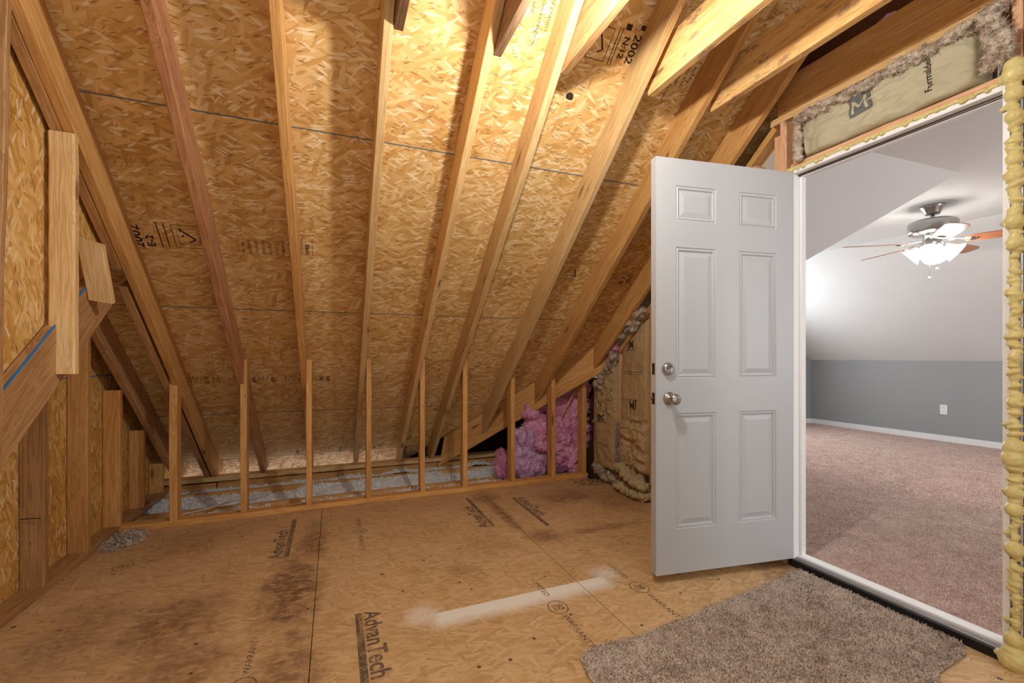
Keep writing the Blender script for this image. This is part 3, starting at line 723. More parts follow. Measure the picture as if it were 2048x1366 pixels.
slab('wall_skin', [(-1.36,-.9,-.3),(-1.36,4.62,-.3),(-1.36,4.62,.3),(-1.36,-.9,4.9)], (-1,0,0), .02, M_DARKOSB, wall_left)
o = board('bottom_plate', (-1.294, -.9, .019), (-1.294, 4.45, .019), (0,0,1), .038, .088, L_BROWN, seg=10)
tag(o, 'dusty bottom plate along the floor under the left wall studs', 'wall plate')
SG = 'studs of the left gable wall'
for (y, zt, mat, lab, cut) in ((2.756, 1.02, L_BROWN, 'brown stud nearest the camera at left, under the diagonal plank', 1),
                  (3.152, zr(3.15)-.0, L_HONEY, 'tall honey stud right of the upright plank, left gable wall', -1),
                  (3.552, zr(3.55), L_STUD, 'third stud of the left gable wall, bright with its top at mid height', -1),
                  (3.925, zr(3.92), L_STUD, 'dark orange stud in the left corner, next before the knee wall', -1),
                  (4.30, zr(4.30), L_HONEY, 'shortest stud block in the far left corner behind the knee wall', -1)):
    o = board('wall_stud', (-1.293, y, .038), (-1.293, y, zt), (1,0,0), .088, .038, mat, seg=4)
    tag(o, lab, 'stud', SG)
o = board('wall_stud', (-.996, 1.925, .73), (-.975, 1.935, 2.45), (0,1,0), .024, .020, L_BROWN, seg=8, wob=.004)
tag(o, 'thin bark-edged strip hanging at the left edge of the picture', 'board')
# the wide diagonal plank, its top edge painted blue
dp = Vector((0, .80, .60)).normalized()
a = Vector((-1.009, 1.55, .557)); b = Vector((-1.009, 2.665, 1.427))
dp = (b-a).normalized(); wn = Vector((0, -dp.z, dp.y))
o = board('diagonal_plank', a, b, wn, .190, .038, L_BROWN, cutB=(0, -.30), seg=5)
tag(o, 'wide diagonal plank with a blue painted top edge on the left wall', 'plank')
e = board('painted_edge', a+wn*.0965+Vector((.0165,0,0)), b+wn*.0965-dp*.03+Vector((.0165,0,0)), wn, .005, .006, M_BLUE, seg=3, ch=.0004, wob=0)
m_ = o.matrix_world.copy(); e.parent = o; e.matrix_parent_inverse = m_.inverted()
# the upright scuffed plank nailed in front of it, and the short block
o = board('upright_plank', (-.974, 2.262, 1.034), (-.974, 2.262, 1.965), (1,0,0), .080, .038, L_PALE, seg=8, wob=.002, ch=.006)
tag(o, 'thick upright pale plank with chewed right edge nailed to the left wall', 'plank')
o = board('block', (-.955, 2.425, 1.590), (-.948, 2.50, 1.345), (1,0,0), .082, .036, L_PALE, cutA=(0,.35), cutB=(0,.2), seg=3)
tag(o, 'short tilted wooden block with a knot beside the doubled rafter', 'wood block')
o = tube('nail', [(-1.335, 2.73, .36), (-1.29, 2.72, .362), (-1.25, 2.715, .36)], .0022, M_BRONZE); tag(o, 'long nail sticking across the nearest left wall stud', 'nail')

# ------------------------------------------------------------------ knee wall
o = board('bottom_plate', (-1.25, yk(-1.25)+.044, .019), (2.16, yk(2.16)+.044, .019), (0,0,1), .038, .089, L_STUD, seg=14)
tag(o, 'long bottom plate of the knee wall across the attic floor', 'wall plate')
KG = 'short studs of the open knee wall'
kn = [(-.992, 'leftmost knee-wall stud, in front of the doubled rafter', .044), (-.594, 'second knee-wall stud from the left, under the reddish rafter', .04),
      (-.186, 'third knee-wall stud from the left, between printed sheathing marks', .038), (.224, 'fourth knee-wall stud from the left', .038), (.629, 'fifth knee-wall stud, in the middle of the row', .038),
      (.975, 'sixth knee-wall stud, crossing the low end of the valley board', .04), (1.399, 'third knee-wall stud from the right, left edge of the pink insulation', .038),
      (1.788, 'second knee-wall stud from the right, in front of the pink insulation', .038), (2.102, 'rightmost knee-wall stud beside the kraft-faced batts', .042)]
for (xl, lab, wd) in kn:
    xc = xl + wd/2; y = yk(xc) + .0445
    o = board('knee_wall_stud', (xc, y, .038), (xc, y, 1.082 if xl < 1.9 else 1.075), (0,1,0), .089, wd, L_STUD, seg=5, wob=.0015)
    tag(o, lab, 'stud', KG)

# ------------------------------------------------------------------ loose white insulation beyond the knee wall
def grid_fluff(name, x0, x1, y0, y1, zf, nx, ny, amp, mat, flakes=0, fl=.01, seed=0):
    xs = np.linspace(x0, x1, nx); ys = np.linspace(y0, y1, ny); vs = []; fs = []
    for j in range(ny):
        for i in range(nx):
            x, y = xs[i], ys[j]; p = Vector((x*9, y*9, seed))
            z = zf(x, (y-y0)/(y1-y0)) + amp*(noise.noise(p) + .6*noise.noise(p*2.7) + .5*noise.noise(p*7))
            vs.append((x, y+.017*x, z))
    for j in range(ny-1):
        for i in range(nx-1):
            a = j*nx+i; fs.append((a, a+1, a+nx+1, a+nx))
    V = np.array(vs)
    if flakes:
        n = flakes; idx = rng.integers(0, len(V), n); c = V[idx] + rng.normal(0, .006, (n, 3)); c[:, 2] += .004
        base = len(V); pts = []
        dirs = rng.normal(0, 1, (n, 4, 3)); dirs /= np.linalg.norm(dirs, axis=2, keepdims=True)
        q = c[:, None, :] + dirs*fl*rng.uniform(.4, 1.1, (n, 1, 1))
        V = np.vstack([V, q.reshape(-1, 3)])
        for k in range(n):
            b = base + 4*k; fs += [(b, b+1, b+2), (b, b+2, b+3), (b, b+3, b+1), (b+1, b+3, b+2)]
    me = bpy.data.meshes.new(name); me.from_pydata(V.tolist(), [], fs); me.update()
    return link(name, me, mat)
def dip(x, s=1.0): return .045*noise.noise(Vector((x*1.3, s, 0)))+.03*noise.noise(Vector((x*4, s, 2)))
o = grid_fluff('blown_insulation', -1.33, 2.2, 3.955, 4.36, lambda x, v: -.030 + dip(x, 3) - .05*(1-v) - .02*(x < -.3), 150, 18, .016, M_BLOWN, 5000, .012, 1)
tag(o, 'loose white blown insulation lying between the middle floor joists beyond the knee wall', 'insulation', None, 'stuff')
o = grid_fluff('blown_insulation', -1.33, 2.2, 3.645, 3.91, lambda x, v: -.04 + dip(x, 7), 150, 12, .014, M_BLOWN, 3200, .012, 2)
tag(o, 'loose white blown insulation in the strip just behind the knee-wall plate', 'insulation', None, 'stuff')
o = grid_fluff('blown_insulation', -1.33, 2.2, 4.40, 4.54, lambda x, v: -.04 + dip(x, 11) + .015*(x>0), 150, 8, .012, M_BLOWN, 4000, .010, 4)
tag(o, 'loose white blown insulation against the rim joist under the rafter feet', 'insulation', None, 'stuff')
# crumbs swept onto the deck at the left corner
def crumbs(name, cx, cy, rx, ry, n, size, mat, h=.02, seed=3):
    r = np.random.default_rng(seed); th = r.uniform(0, 2*math.pi, n); rr = np.sqrt(r.uniform(0, 1, n))
    c = np.stack([cx+rx*rr*np.cos(th), cy+ry*rr*np.sin(th), r.uniform(.002, h, n)*(1-rr*.7)], 1)
    d_ = r.normal(0, 1, (n, 4, 3)); d_ /= np.linalg.norm(d_, axis=2, keepdims=True)
    q = c[:, None, :] + d_*size*r.uniform(.35, 1, (n, 1, 1)); q[:, :, 2] = np.maximum(q[:, :, 2], .0005)
    fs = []
    for k in range(n): b = 4*k; fs += [(b,b+1,b+2),(b,b+2,b+3),(b,b+3,b+1),(b+1,b+3,b+2)]
    me = bpy.data.meshes.new(name); me.from_pydata(q.reshape(-1, 3).tolist(), [], fs); return link(name, me, mat)
o = crumbs('insulation_crumbs', -1.17, 3.36, .11, .17, 1300, .012, M_FLEECE, .04); tag(o, 'brown-grey crumbs of insulation spilled on the deck in the left corner', 'debris', None, 'stuff')
o = crumbs('insulation_crumbs', 2.08, 3.42, .14, .12, 260, .007, M_DARKOSB, .01, 9); tag(o, 'dark dusty crumbs on the deck by the rightmost knee-wall stud', 'debris', None, 'stuff')
for o in (box('splinter', -1.02, -.78, 3.10, 3.104, .001, .006, L_BROWN),): o.rotation_euler = (0,0,.35); tag(o, 'thin wood splinter on the deck near the left corner', 'splinter')
o = tube('cable', [(-.945, 3.63, .042), (-.88, 3.74, .02), (-.80, 3.9, .0), (-.66, 4.05, -.002), (-.5, 4.2, -.015)], .006, M_WIRE)
tag(o, 'white electrical cable rising over the joists behind the leftmost knee-wall stud', 'cable')
o = lumps('black_scrap', [(2.16, 3.50, .03, .05, .03, .022), (2.2, 3.47, .035, .03, .03, .02)], .009, M_BLACK, .004); tag(o, 'crumpled black scrap at the foot of the kraft batts', 'scrap')  # small lump of black debris

# ------------------------------------------------------------------ pink insulation heap behind the knee wall
def heap(name, pts, mat, vox=.010, dsp=.040, size=.075):
    o = lumps(name, pts, vox, mat, dsp, size); fuzz(o, 5000, .028, .0016, 4); return o
o = heap('pink_insulation_heap', [(1.98, 3.86, .25, .16, .14, .28), (2.06, 3.9, .55, .16, .14, .24), (2.14, 3.92, .72, .12, .1, .16), (1.80, 3.92, .42, .12, .1, .26), (1.74, 3.94, .60, .09, .08, .14), (2.12,3.8,.15,.12,.1,.16), (2.2,3.86,.35,.12,.14,.3), (2.18,3.84,.6,.12,.12,.2), (2.22,3.80,.78,.09,.1,.14), (1.92,3.95,.68,.12,.08,.12)], M_PINK)
tag(o, 'large pink fibreglass heap behind the last three knee-wall studs', 'insulation')
o = heap('pink_insulation_clump', [(1.60, 3.80, .10, .12, .1, .10), (1.66, 3.82, .22, .07, .07, .16), (1.60, 3.84, .34, .06, .06, .10), (1.74, 3.80, .10, .10, .08, .09), (1.55, 3.82, .24, .05, .05, .08), (1.70, 3.84, .34, .05, .05, .06)], M_PALEPINK)
tag(o, 'pale lilac fibreglass clump on the floor left of the large pink heap', 'insulation')
o = heap('pink_insulation_clump', [(1.46, 3.90, .10, .07, .08, .10), (1.52, 3.88, .05, .10, .1, .07), (1.43, 3.90, .19, .04, .05, .06)], M_PINK)
tag(o, 'small pink fibreglass clump farthest left, at the foot of the valley board', 'insulation')
o = tube('cable', [(2.12, 3.70, .80), (2.06, 3.70, .72), (2.00, 3.70, .62), (1.97, 3.71, .56)], .008, M_WIREY); tag(o, 'short yellow cable hanging across the pink insulation', 'cable')

# ------------------------------------------------------------------ door wall: framing
wall_right = tag(empty('wall_right', (XW,0,0)), 'unfinished stud wall around the open doorway', None, None, 'structure')
def wb(name, a, b, wdir, w, t, mat, **k): return board(name, a, b, wdir, w, t, mat, parent=wall_right, **k)
YJ0, YJ1 = .862, 1.658          # clear opening between the jambs
xm = (XW+XB-.012)/2; wt = .080
wb('top_plate', (xm, -.8, 2.386), (xm, 1.79, 2.386), (1,0,0), wt, .036, L_PALE)
wb('sloped_plate', (xm, 1.765, zr(1.765)-.024+.0), (xm, 3.62, zr(3.62)-.024), NUP, .036, wt, L_HONEY)
wb('bottom_plate', (xm, 1.72, .019), (xm, 3.62, .019), (1,0,0), wt, .036, L_STUD)
def stud(y, z0, z1, mat, w=.038): return wb('wall_stud', (xm, y, z0), (xm, y, z1), (1,0,0), wt, w, mat)
stud(1.715, .0, 2.366, L_PINK); stud(1.752-.0+.0, .0, 2.30, L_PINK, .034); 
stud(1.64+.004, 2.11, 2.366, L_PALE, .028)
stud(1.90, .0, zr(1.9)-.07, L_PINK)
for y in (2.40, 2.80, 3.20, 3.59): stud(y, .038, zr(y)-.06, L_PINK if y > 3 else L_HONEY)
stud(.824, 2.135, 2.366, L_PINK, .03); stud(.785, .0, 2.366, L_PINK, .04); stud(.74, .0, 2.366, L_BROWN, .038)
wb('header', (xm+.006, .80, 2.104), (xm+.006, 1.68, 2.104), (0,0,1), .038, .074, L_PINK)
# drywall of the carpeted room seen from behind
def wslab(y0, y1, z0, z1):
    poly = [(y0,z0),(y1,z0),(y1,min(z1, 9)),(y0,z1)]
    slab('wallboard', [(XB-.012, y0, z0), (XB-.012, y1, z0), (XB-.012, y1, min(z1, zr(y1))), (XB-.012, y0, min(z1, zr(y0)))], (1,0,0), .012, M_DRYR, wall_right)
M_DRYR = paint('wallboard_paint', srgb(188,182,174), .8)
wslab(1.68, 2.5, 0, 2.4); wslab(2.5, 3.6, 0, 2.4); wslab(-.8, .835, 0, 2.4)
slab('wallboard', [(XB-.012, .835, 2.10), (XB-.012, 1.68, 2.10), (XB-.012, 1.68, 2.4), (XB-.012, .835, 2.4)], (1,0,0), .012, M_DRYR, wall_right)
slab('wallboard', [(XB-.012, 3.6, -.3), (XB-.012, 6.1, -.3), (XB-.012, 6.1, .9), (XB-.012, 3.6, .9)], (1,0,0), .012, M_DARKOSB, wall_right)
slab('wallboard', [(XB-.012, -.9, 2.4), (XB-.012, 1.75, 2.4), (XB-.012, 1.75, 2.62), (XB-.012, -.9, 4.5)], (1,0,0), .012, M_DARKOSB, wall_right)

# jambs, stops, threshold
trim = tag(empty('trim_1', (XW, 1.26, 0)), 'white painted door frame with metal threshold', None, None, 'structure')
def tb(name, *a, ch=.0015, mat=M_TRIM): return box(name, *a, mat, trim, ch)
tb('jamb', XW, XW+.078, YJ0-.02, YJ0, 0, 2.085); tb('jamb', XW, XW+.078, YJ1, YJ1+.02, 0, 2.085)
tb('head_jamb', XW, XW+.078, YJ0, YJ1, 2.065, 2.085)
tb('door_stop', XW+.046, XW+.078, YJ0, YJ0+.012, .04, 2.065); tb('door_stop', XW+.046, XW+.078, YJ1-.012, YJ1, .04, 2.065)
tb('door_stop', XW+.046, XW+.078, YJ0, YJ1, 2.052, 2.065)
box('weather_strip', XW+.036, XW+.046, YJ0, YJ1, 2.056, 2.066, M_BRONZE, trim)
box('threshold_face', XW-.012, XW+.002, YJ0-.0, YJ1+.02, 0, .036, M_BLACK, trim, .002)
box('threshold_lip', XW+.002, XW+.034, YJ0, YJ1, .0, .040, M_ALU, trim, .002)
for k in range(3): box('threshold_rib', XW+.006+.009*k, XW+.009+.009*k, YJ0, YJ1, .039, .0425, M_ALU, trim)
box('threshold_sill', XW+.034, XB+.006, YJ0, YJ1, .0, .050, M_TRIM, trim, .003)
box('strike_plate', XW+.012, XW+.034, YJ0-.001, YJ0+.001, .86, .92, M_BRONZE, trim)

# spray foam
fr = tag(empty('spray_foam', (XW, .83, 0)), 'yellow expanding foam squeezed out around the door frame', 'spray foam')
random.seed(21)
balls = []; z = -.0
while z < 2.12:
    r = random.uniform(.010, .017) * (1.35 if random.random() < .2 else 1)
    dn_ = .7 if z < .55 else 1.0
    balls.append((XW-.006+random.uniform(-.006,.004), .826+random.uniform(-.006,.006), z, r*1.25, r*1.35*dn_, r*.62))
    z += random.uniform(.008, .014)
for (z, k) in ((.03, 2.3), (.05, 1.9), (.10, 1.5), (.30, 1.0), (.42, 1.5), (.56, 1.4), (.62, 1.3), (.74, 1.9), (.78, 1.7), (.94, 1.1), (1.1, 1.0), (1.5, 1.35), (1.58, 1.5), (1.74, 1.5), (1.80, 1.3), (1.95, 1.4), (2.03, 1.5), (2.10, 1.9), (2.13, 1.6)):
    balls.append((XW-.012, .826, z, .020*k, .019*k, .020*k))
for (y, z, k) in ((.850, .745, .9), (.855, .62, .8), (.856, 1.58, .95), (.852, 1.75, .8), (.858, 1.99, .9), (.85, .16, .7), (.85, .47, .7), (.868, .03, 1.2), (.852, .86, .8)):
    for s in range(3): balls.append((XW-.008, y-.010*s, z+.003*s, .012*k, .013*k, .010*k))
o = lumps('foam_bead', balls, .0042, M_FOAM, .0016, .012, fr)
balls = []
y = .84
while y < 1.685:
    r = random.uniform(.006, .0105); balls.append((XW+.002, y, 2.091+random.uniform(-.0005,.003), r*1.1, r*1.5, r*.95)); 
    if random.random() < .22: balls.append((XW-.006, y, 2.084+random.uniform(-.004,0), r*1.2, r*1.3, r*1.1))
    y += random.uniform(.007, .012)
for y in (.85, .84): balls.append((XW-.01, y, 2.10, .02, .022, .02))
for yy, k in ((1.665,1.5),(1.68,1.6),(1.30,1.2),(1.28,1.3),(1.05,1.3),(1.03,1.2),(1.48,1.2),(1.12,1.1)): balls.append((XW-.004, yy, 2.089, .009*k, .010*k, .008*k))
lumps('foam_bead', balls, .0035, M_FOAM, .0014, .010, fr)

# ------------------------------------------------------------------ kraft-faced batts
def batt(name, y0, y1, z0, z1, mat, bulge=.025, wr=.012, ny=44, nz=90, top=None, xf=XW-.004, seed=0, wrz=None, parent=None):
    vs = []; fs = []
    for j in range(nz+1):
        for i in range(ny+1):
            u = i/ny; v = j/nz; y = y0+(y1-y0)*u; zt = z1 if top is None else top(y); z = z0+(zt-z0)*v
            e = (1-abs(2*u-1)**5)*(1-abs(2*v-1)**9)
            p = Vector((y*5, z*4, seed)); k = wr if wrz is None else wr*wrz(v)
            n_ = noise.noise(p) + .6*(1-abs(noise.noise(Vector((y*7+z*3, z*13, seed+3))))*2.5) + .25*noise.noise(p*4)
            fine = .25*(1-abs(noise.noise(Vector((y*20, z*34, seed+9))))*3)
            x = xf + .05*(1-min(1, e*3)) - bulge*e - k*(n_+fine)*min(1, e*2)
            vs.append((x, y+.006*noise.noise(Vector((z*9, u, seed))), z))
    for j in range(nz):
        for i in range(ny):
            a = j*(ny+1)+i; fs.append((a, a+1, a+ny+2, a+ny+1))
    return mesh_from(name, vs, fs, mat, parent, True)
from mathutils.bvhtree import BVHTree
def wrap(o, target, off=.0014):
    me = target.data; tr = BVHTree.FromPolygons([v.co[:] for v in me.vertices], [p.vertices[:] for p in me.polygons])
    bm = bmesh.new(); bm.from_mesh(o.data); bmesh.ops.triangulate(bm, faces=bm.faces[:])
    for _ in range(3):
        long = [e for e in bm.edges if e.calc_length() > .012]
        if long: bmesh.ops.subdivide_edges(bm, edges=long, cuts=1); bmesh.ops.triangulate(bm, faces=bm.faces[:])
    bpy.context.view_layer.update(); mw = o.matrix_world.copy(); inv = mw.inverted()
    for v in bm.verts:
        p = mw @ v.co; h = tr.ray_cast(Vector((p.x-.3, p.y, p.z)), Vector((1,0,0)))
        if h[0] is not None: v.co = inv @ Vector((h[0].x-off, p.y, p.z))
    bm.to_mesh(o.data); bm.free(); return o
def batt_text(s, size, y, z, rot, parent, mat=None, bold=.001, x=XW-.062, sx=1, align='CENTER', lift=0):
    a = math.radians(rot); X = Vector((0, -math.cos(a), math.sin(a)))
    return text('printed_logo', s, size, (x, y, z), X, (-1,0,0), mat or M_KRAFTTXT, parent, bold=bold, sx=sx, align=align, lift=lift)
WZ = lambda v: .35 + 1.0*max(0, math.sin(v*9+1))**2
b1 = batt('kraft_batt', 3.225, 3.575, .10, .95, M_KRAFT, top=lambda y: zr(y)-.07, wrz=lambda v: .35 if v < .55 else 1.4, seed=2, ny=70, nz=130, wr=.024)
tag(b1, 'brown kraft-faced batt beside the rightmost knee-wall stud, bulging bottom', 'insulation batt', 'kraft-faced batts in the door wall')
b2 = batt('kraft_batt', 2.825, 3.178, .16, 1.30, M_KRAFT, top=lambda y: zr(y)-.055, wrz=lambda v: 1.4 if v < .40 else .45, seed=5, ny=70, nz=150, wr=.024)
tag(b2, 'taller kraft-faced batt right next to the open door edge, printed three times', 'insulation batt', 'kraft-faced batts in the door wall')
b3 = batt('kraft_batt', 2.425, 2.778, .06, 1.6, M_KRAFT, top=lambda y: zr(y)-.14, seed=8, nz=60)
tag(b3, 'kraft-faced batt mostly hidden behind the open door leaf', 'insulation batt', 'kraft-faced batts in the door wall')
def logo(y, z, rot, s, parent, x):
    a = math.radians(rot); X = Vector((0, -math.cos(a), math.sin(a))); Yv = Vector((-1,0,0)).cross(X)
    q = text('printed_logo', 'JM', s, Vector((x, y, z)) - X*s*.62 - Yv*s*.35, X, (-1,0,0), M_KRAFTTXT, parent, bold=s*.03, sx=.9, lift=0); wrap(q, parent)
    wrap(strokes('printed_logo', [(-s*.6, -s*.5, s*.6, -s*.5, s*.06)], .003, (x, y, z), X, (-1,0,0), M_KRAFTTXT, parent, lift=0), parent)
XL = XW-.052
logo(3.425, .565, 0, .085, b1, XL); logo(3.0, 1.20, 0, .09, b2, XL); logo(3.0, .71, 180, .09, b2, XL)
def smallprint(y0, y1, z, parent, n=2, x=None):
    for i in range(n): wrap(strokes('printed_line', [(0, 0, y1-y0, -.006, .004)], .004, (x or XL, y1, z-.018*i), (0,-1,0), (-1,0,0), M_KRAFTTXT, parent, lift=0), parent)
smallprint(3.33, 3.52, .335, b1); smallprint(2.87, 3.12, .985, b2)
# fleece spilling out of the batts
random.seed(5)
def fleece(name, pts, r, lab, vox=.008, dsp=.022, mat=M_FLEECE, xx=XW-.03, jit=.03, parent=None):
    bl = []
    for (y, z) in pts:
        for k in range(5): bl.append((xx+random.uniform(-jit, jit*.5), y+random.uniform(-jit, jit), z+random.uniform(-jit, jit), r*random.uniform(.4,.8), r*random.uniform(.5,1.0), r*random.uniform(.4,.9)))
    o = lumps(name, bl, vox, mat, dsp, .03, parent)
    if lab: tag(o, lab, 'insulation')
    fuzz(o, 4500, .022, .001, 6)
    return o
fleece('fibreglass_wad', [(3.14,1.33),(3.08,1.36),(3.02,1.40),(2.96,1.42),(2.90,1.46),(3.10,1.30),(2.98,1.35)], .05, 'torn grey-brown fibreglass wad on top of the taller batt')
fleece('fibreglass_wad', [(3.24,1.10),(3.28,1.05),(3.32,1.00),(3.37,.95),(3.42,.90),(3.46,.85)], .035, 'brown fibreglass roll lying along the slope above the first batt')
fleece('fibreglass_wad', [(3.20,1.24),(3.23,1.20),(3.26,1.17)], .018, 'small strip of pink fibreglass by the stud between the two batts', mat=M_PINK, vox=.007)
M_KRAFTB = kraft('kraft_paper_crumpled', srgb(166,146,108), srgb(206,188,146))
def fold(name, y0, y1, z0, z1, lab, seed):
    o = lumps(name, [((XW-.05-.03*k), y0+(y1-y0)*i/6, z0+(z1-z0)*i/6+.01*math.sin(i*2), .05, .045, .035) for i in range(7) for k in range(2)], .008, M_KRAFTB, .024, .055)
    return tag(o, lab, 'insulation batt')
fold('kraft_batt_fold', 3.10, 2.80, .05, .045, 'crumpled kraft paper end lying on the deck at the foot of the taller batt', 3)
fold('kraft_batt_fold', 3.10, 2.82, .20, .12, 'kraft paper fold sagging above the crumpled end, next to the door edge', 6)
fleece('fibreglass_wad', [(3.50,.10),(3.42,.08),(3.34,.06),(3.26,.05),(3.18,.04)], .03, 'line of torn fibreglass and paper along the floor under the first batt', xx=XW-.04)
fleece('fibreglass_wad', [(3.198+.012, z) for z in np.arange(.22,.56,.018)], .011, 'thin strip of grey fibreglass between the first batt and its stud', xx=XW-.02, vox=.006, dsp=.006, jit=.004)

M_BOXG = plain('grey_box_ink', srgb(104,108,104), .85)
# batt above the door
b4 = batt('kraft_batt', .905, 1.625, 2.125, 2.35, M_KRAFTG, bulge=.022, wr=.016, ny=150, nz=60, xf=XW-.0, seed=14, top=lambda y: 2.335 + .01*math.sin(y*9))
tag(b4, 'pale kraft-faced batt with printed logo stuffed above the doorway', 'insulation batt')
o = strokes('printed_letter', [(.014,-.030,.014,.030,.011),(.070,-.030,.070,.030,.011),(.014,.028,.042,-.010,.011),(.042,-.010,.070,.028,.011)], .01, (XW-.05, 1.364, 2.243), (0,-1,.12), (-1,0,0), M_KRAFTG, b4, lift=.003); wrap(o, b4, .0058)
wrap(strokes('printed_box', [(0, 0, .095, 0, .088)], .088, (XW-.05, 1.368, 2.246), (0,-1,.12), (-1,0,0), M_BOXG, b4, lift=.0), b4, .0035)
wrap(text('printed_lettering', 'Formaldehyde', .034, (XW-.047, 1.055, 2.165), (0, .05, 1), (-1,0,0), M_KRAFTTXT, b4, bold=.0006, lift=0), b4)
random.seed(11)
bl = []
for i in range(46):
    f = i/45; y = 1.60-.66*f; z = 2.312 + .022*f + random.uniform(-.008,.006)
    for k in range(2): bl.append((XW-.035+random.uniform(-.015,.015), y+random.uniform(-.01,.01), z+random.uniform(-.012,.012), .020, random.uniform(.016,.03), random.uniform(.011,.019)))
o = lumps('fibreglass_wad', bl, .0065, M_FLEECE, .012, .022); fuzz(o, 5000, .018, .0009, 7); tag(o, 'long ragged grey-brown fibreglass edge on top of the batt above the door', 'insulation')
bl = [(XW-.03+random.uniform(-.02,.01), .875+random.uniform(-.045,.035), 2.16+.20*f+random.uniform(-.01,.01), .022, random.uniform(.014,.028), .02) for f in np.linspace(0, 1, 34)]
o = lumps('fibreglass_wad', bl, .0065, M_FLEECE, .014, .022); fuzz(o, 2500, .018, .0009, 8); tag(o, 'fluffy torn fibreglass at the right end of the batt above the door', 'insulation')
bl = [(XW-.022+random.uniform(-.01,.01), 1.615+random.uniform(-.012,.012), 2.12+.17*f, .016, .014, .014) for f in np.linspace(0, 1, 20)]
o = lumps('fibreglass_wad', bl, .006, M_FLEECE, .010, .02); fuzz(o, 900, .012, .0008, 9); tag(o, 'frayed fibreglass at the left end of the batt above the door', 'insulation')

# ------------------------------------------------------------------ the six-panel door leaf
H = Vector((2.246, 1.656, 0)); Lp = Vector((1.4445, 1.763, 0)); DX = (H-Lp); DW = DX.length; DX.normalize()
DN = Vector((-DX.y, DX.x, 0))            # away from the camera side
if DN.y < 0: DN = -DN
DZ0, DZ1, DT = .042, 2.070, .044
door = tag(empty('door_1', Lp), 'white six-panel door leaf standing open into the attic', 'door', None, 'structure')
del door['category']
panels = [(.109,.336,1.766,1.940),(.474,.700,1.766,1.938),(.109,.336,.995,1.640),(.474,.700,.992,1.636),(.109,.336,.258,.824),(.474,.700,.260,.826)]
def door_face(bm, side):
    xs = sorted({0, DW} | {p[0] for p in panels} | {p[1] for p in panels} | {.109,.336,.474,.700})
    rows_ = [(.258,.825),(.995,1.638),(1.766,1.939)]
    cols = [(.109,.336),(.474,.700)]
    zs = [DZ0]+[v for r in rows_ for v in r]+[DZ1]; xs = [0]+[v for c in cols for v in c]+[DW]
    prof = [(0,0),(.0025,.0035),(.007,.0045),(.011,.0015),(.015,.0025),(.018,.008),(.023,.0085),(.028,.007),(.046,.0022),(.048,.0022)]
    def P(x, z, dpt):
        n_ = -DN if side > 0 else DN; base = Lp + DX*x + Vector((0,0,z)); 
        return (base if side > 0 else base + DN*DT) - n_*dpt
    for i in range(len(xs)-1):
        for j in range(len(zs)-1):
            x0, x1, z0, z1 = xs[i], xs[i+1], zs[j], zs[j+1]
            if i % 2 == 1 and j % 2 == 1:
                prev = None
                for (ins, dp_) in prof:
                    ring = [bm.verts.new(P(x0+ins, z0+ins, dp_)), bm.verts.new(P(x1-ins, z0+ins, dp_)), bm.verts.new(P(x1-ins, z1-ins, dp_)), bm.verts.new(P(x0+ins, z1-ins, dp_))]
                    if prev:
                        for k in range(4): bm.faces.new((prev[k], prev[(k+1) % 4], ring[(k+1) % 4], ring[k]))
                    prev = ring
                bm.faces.new(prev)
            else:
                bm.faces.new([bm.verts.new(P(*q, 0)) for q in ((x0,z0),(x1,z0),(x1,z1),(x0,z1))])
bm = bmesh.new(); door_face(bm, 1); door_face(bm, -1)
c = [Lp + Vector((0,0,DZ0)), Lp + DX*DW + Vector((0,0,DZ0)), Lp + DX*DW + DN*DT + Vector((0,0,DZ0)), Lp + DN*DT + Vector((0,0,DZ0))]
cb = [bm.verts.new(v) for v in c]; ct = [bm.verts.new(v + Vector((0,0,DZ1-DZ0))) for v in c]
bm.faces.new(cb); bm.faces.new(ct)
for k in (1, 3): bm.faces.new((cb[k], cb[(k+1) % 4], ct[(k+1) % 4], ct[k]))
bmesh.ops.remove_doubles(bm, verts=bm.verts[:], dist=1e-5)
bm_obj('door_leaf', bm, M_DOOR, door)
bm = bmesh.new()
slab('door_sweep', [Lp+Vector((0,0,DZ0-.004))+DN*.004, Lp+DX*DW+Vector((0,0,DZ0-.004))+DN*.004, Lp+DX*DW+DN*.04+Vector((0,0,DZ0-.004)), Lp+DN*.04+Vector((0,0,DZ0-.004))], (0,0,1), .004, M_BRONZE, door)
fN = -DN
def on_door(s, z, d=0): return Lp + DX*s + Vector((0,0,z)) + fN*d
kn_ = lathe('door_knob', [(0,0),(.031,0),(.0325,.004),(.029,.010),(.016,.014),(.012,.022),(.012,.032),(.020,.038),(.0265,.048),(.027,.058),(.022,.066),(.010,.070),(0,.0705)], M_NICKEL, on_door(.0706, .898), fN, 48, door)
keep(kn_, door); tag(kn_, 'brushed metal round knob')
dbl = lathe('deadbolt', [(0,0),(.031,0),(.032,.003),(.028,.016),(.022,.020),(.018,.021),(.017,.0185),(0,.0185)], M_NICKEL, on_door(.0624, 1.042), fN, 48, door); tag(dbl, 'brushed metal deadbolt with key cylinder')
strokes('keyhole', [(-.006, 0, .006, 0, .003), (-.003,.006,.003,.006,.002)], .003, on_door(.0624,1.042,.019), DX, fN, M_BRONZE, door)
lathe('knob_rose_screw', [(0,0),(.003,0),(.003,.0105),(0,.011)], M_BRONZE, on_door(.0706-.022, .898), fN, 12, door)
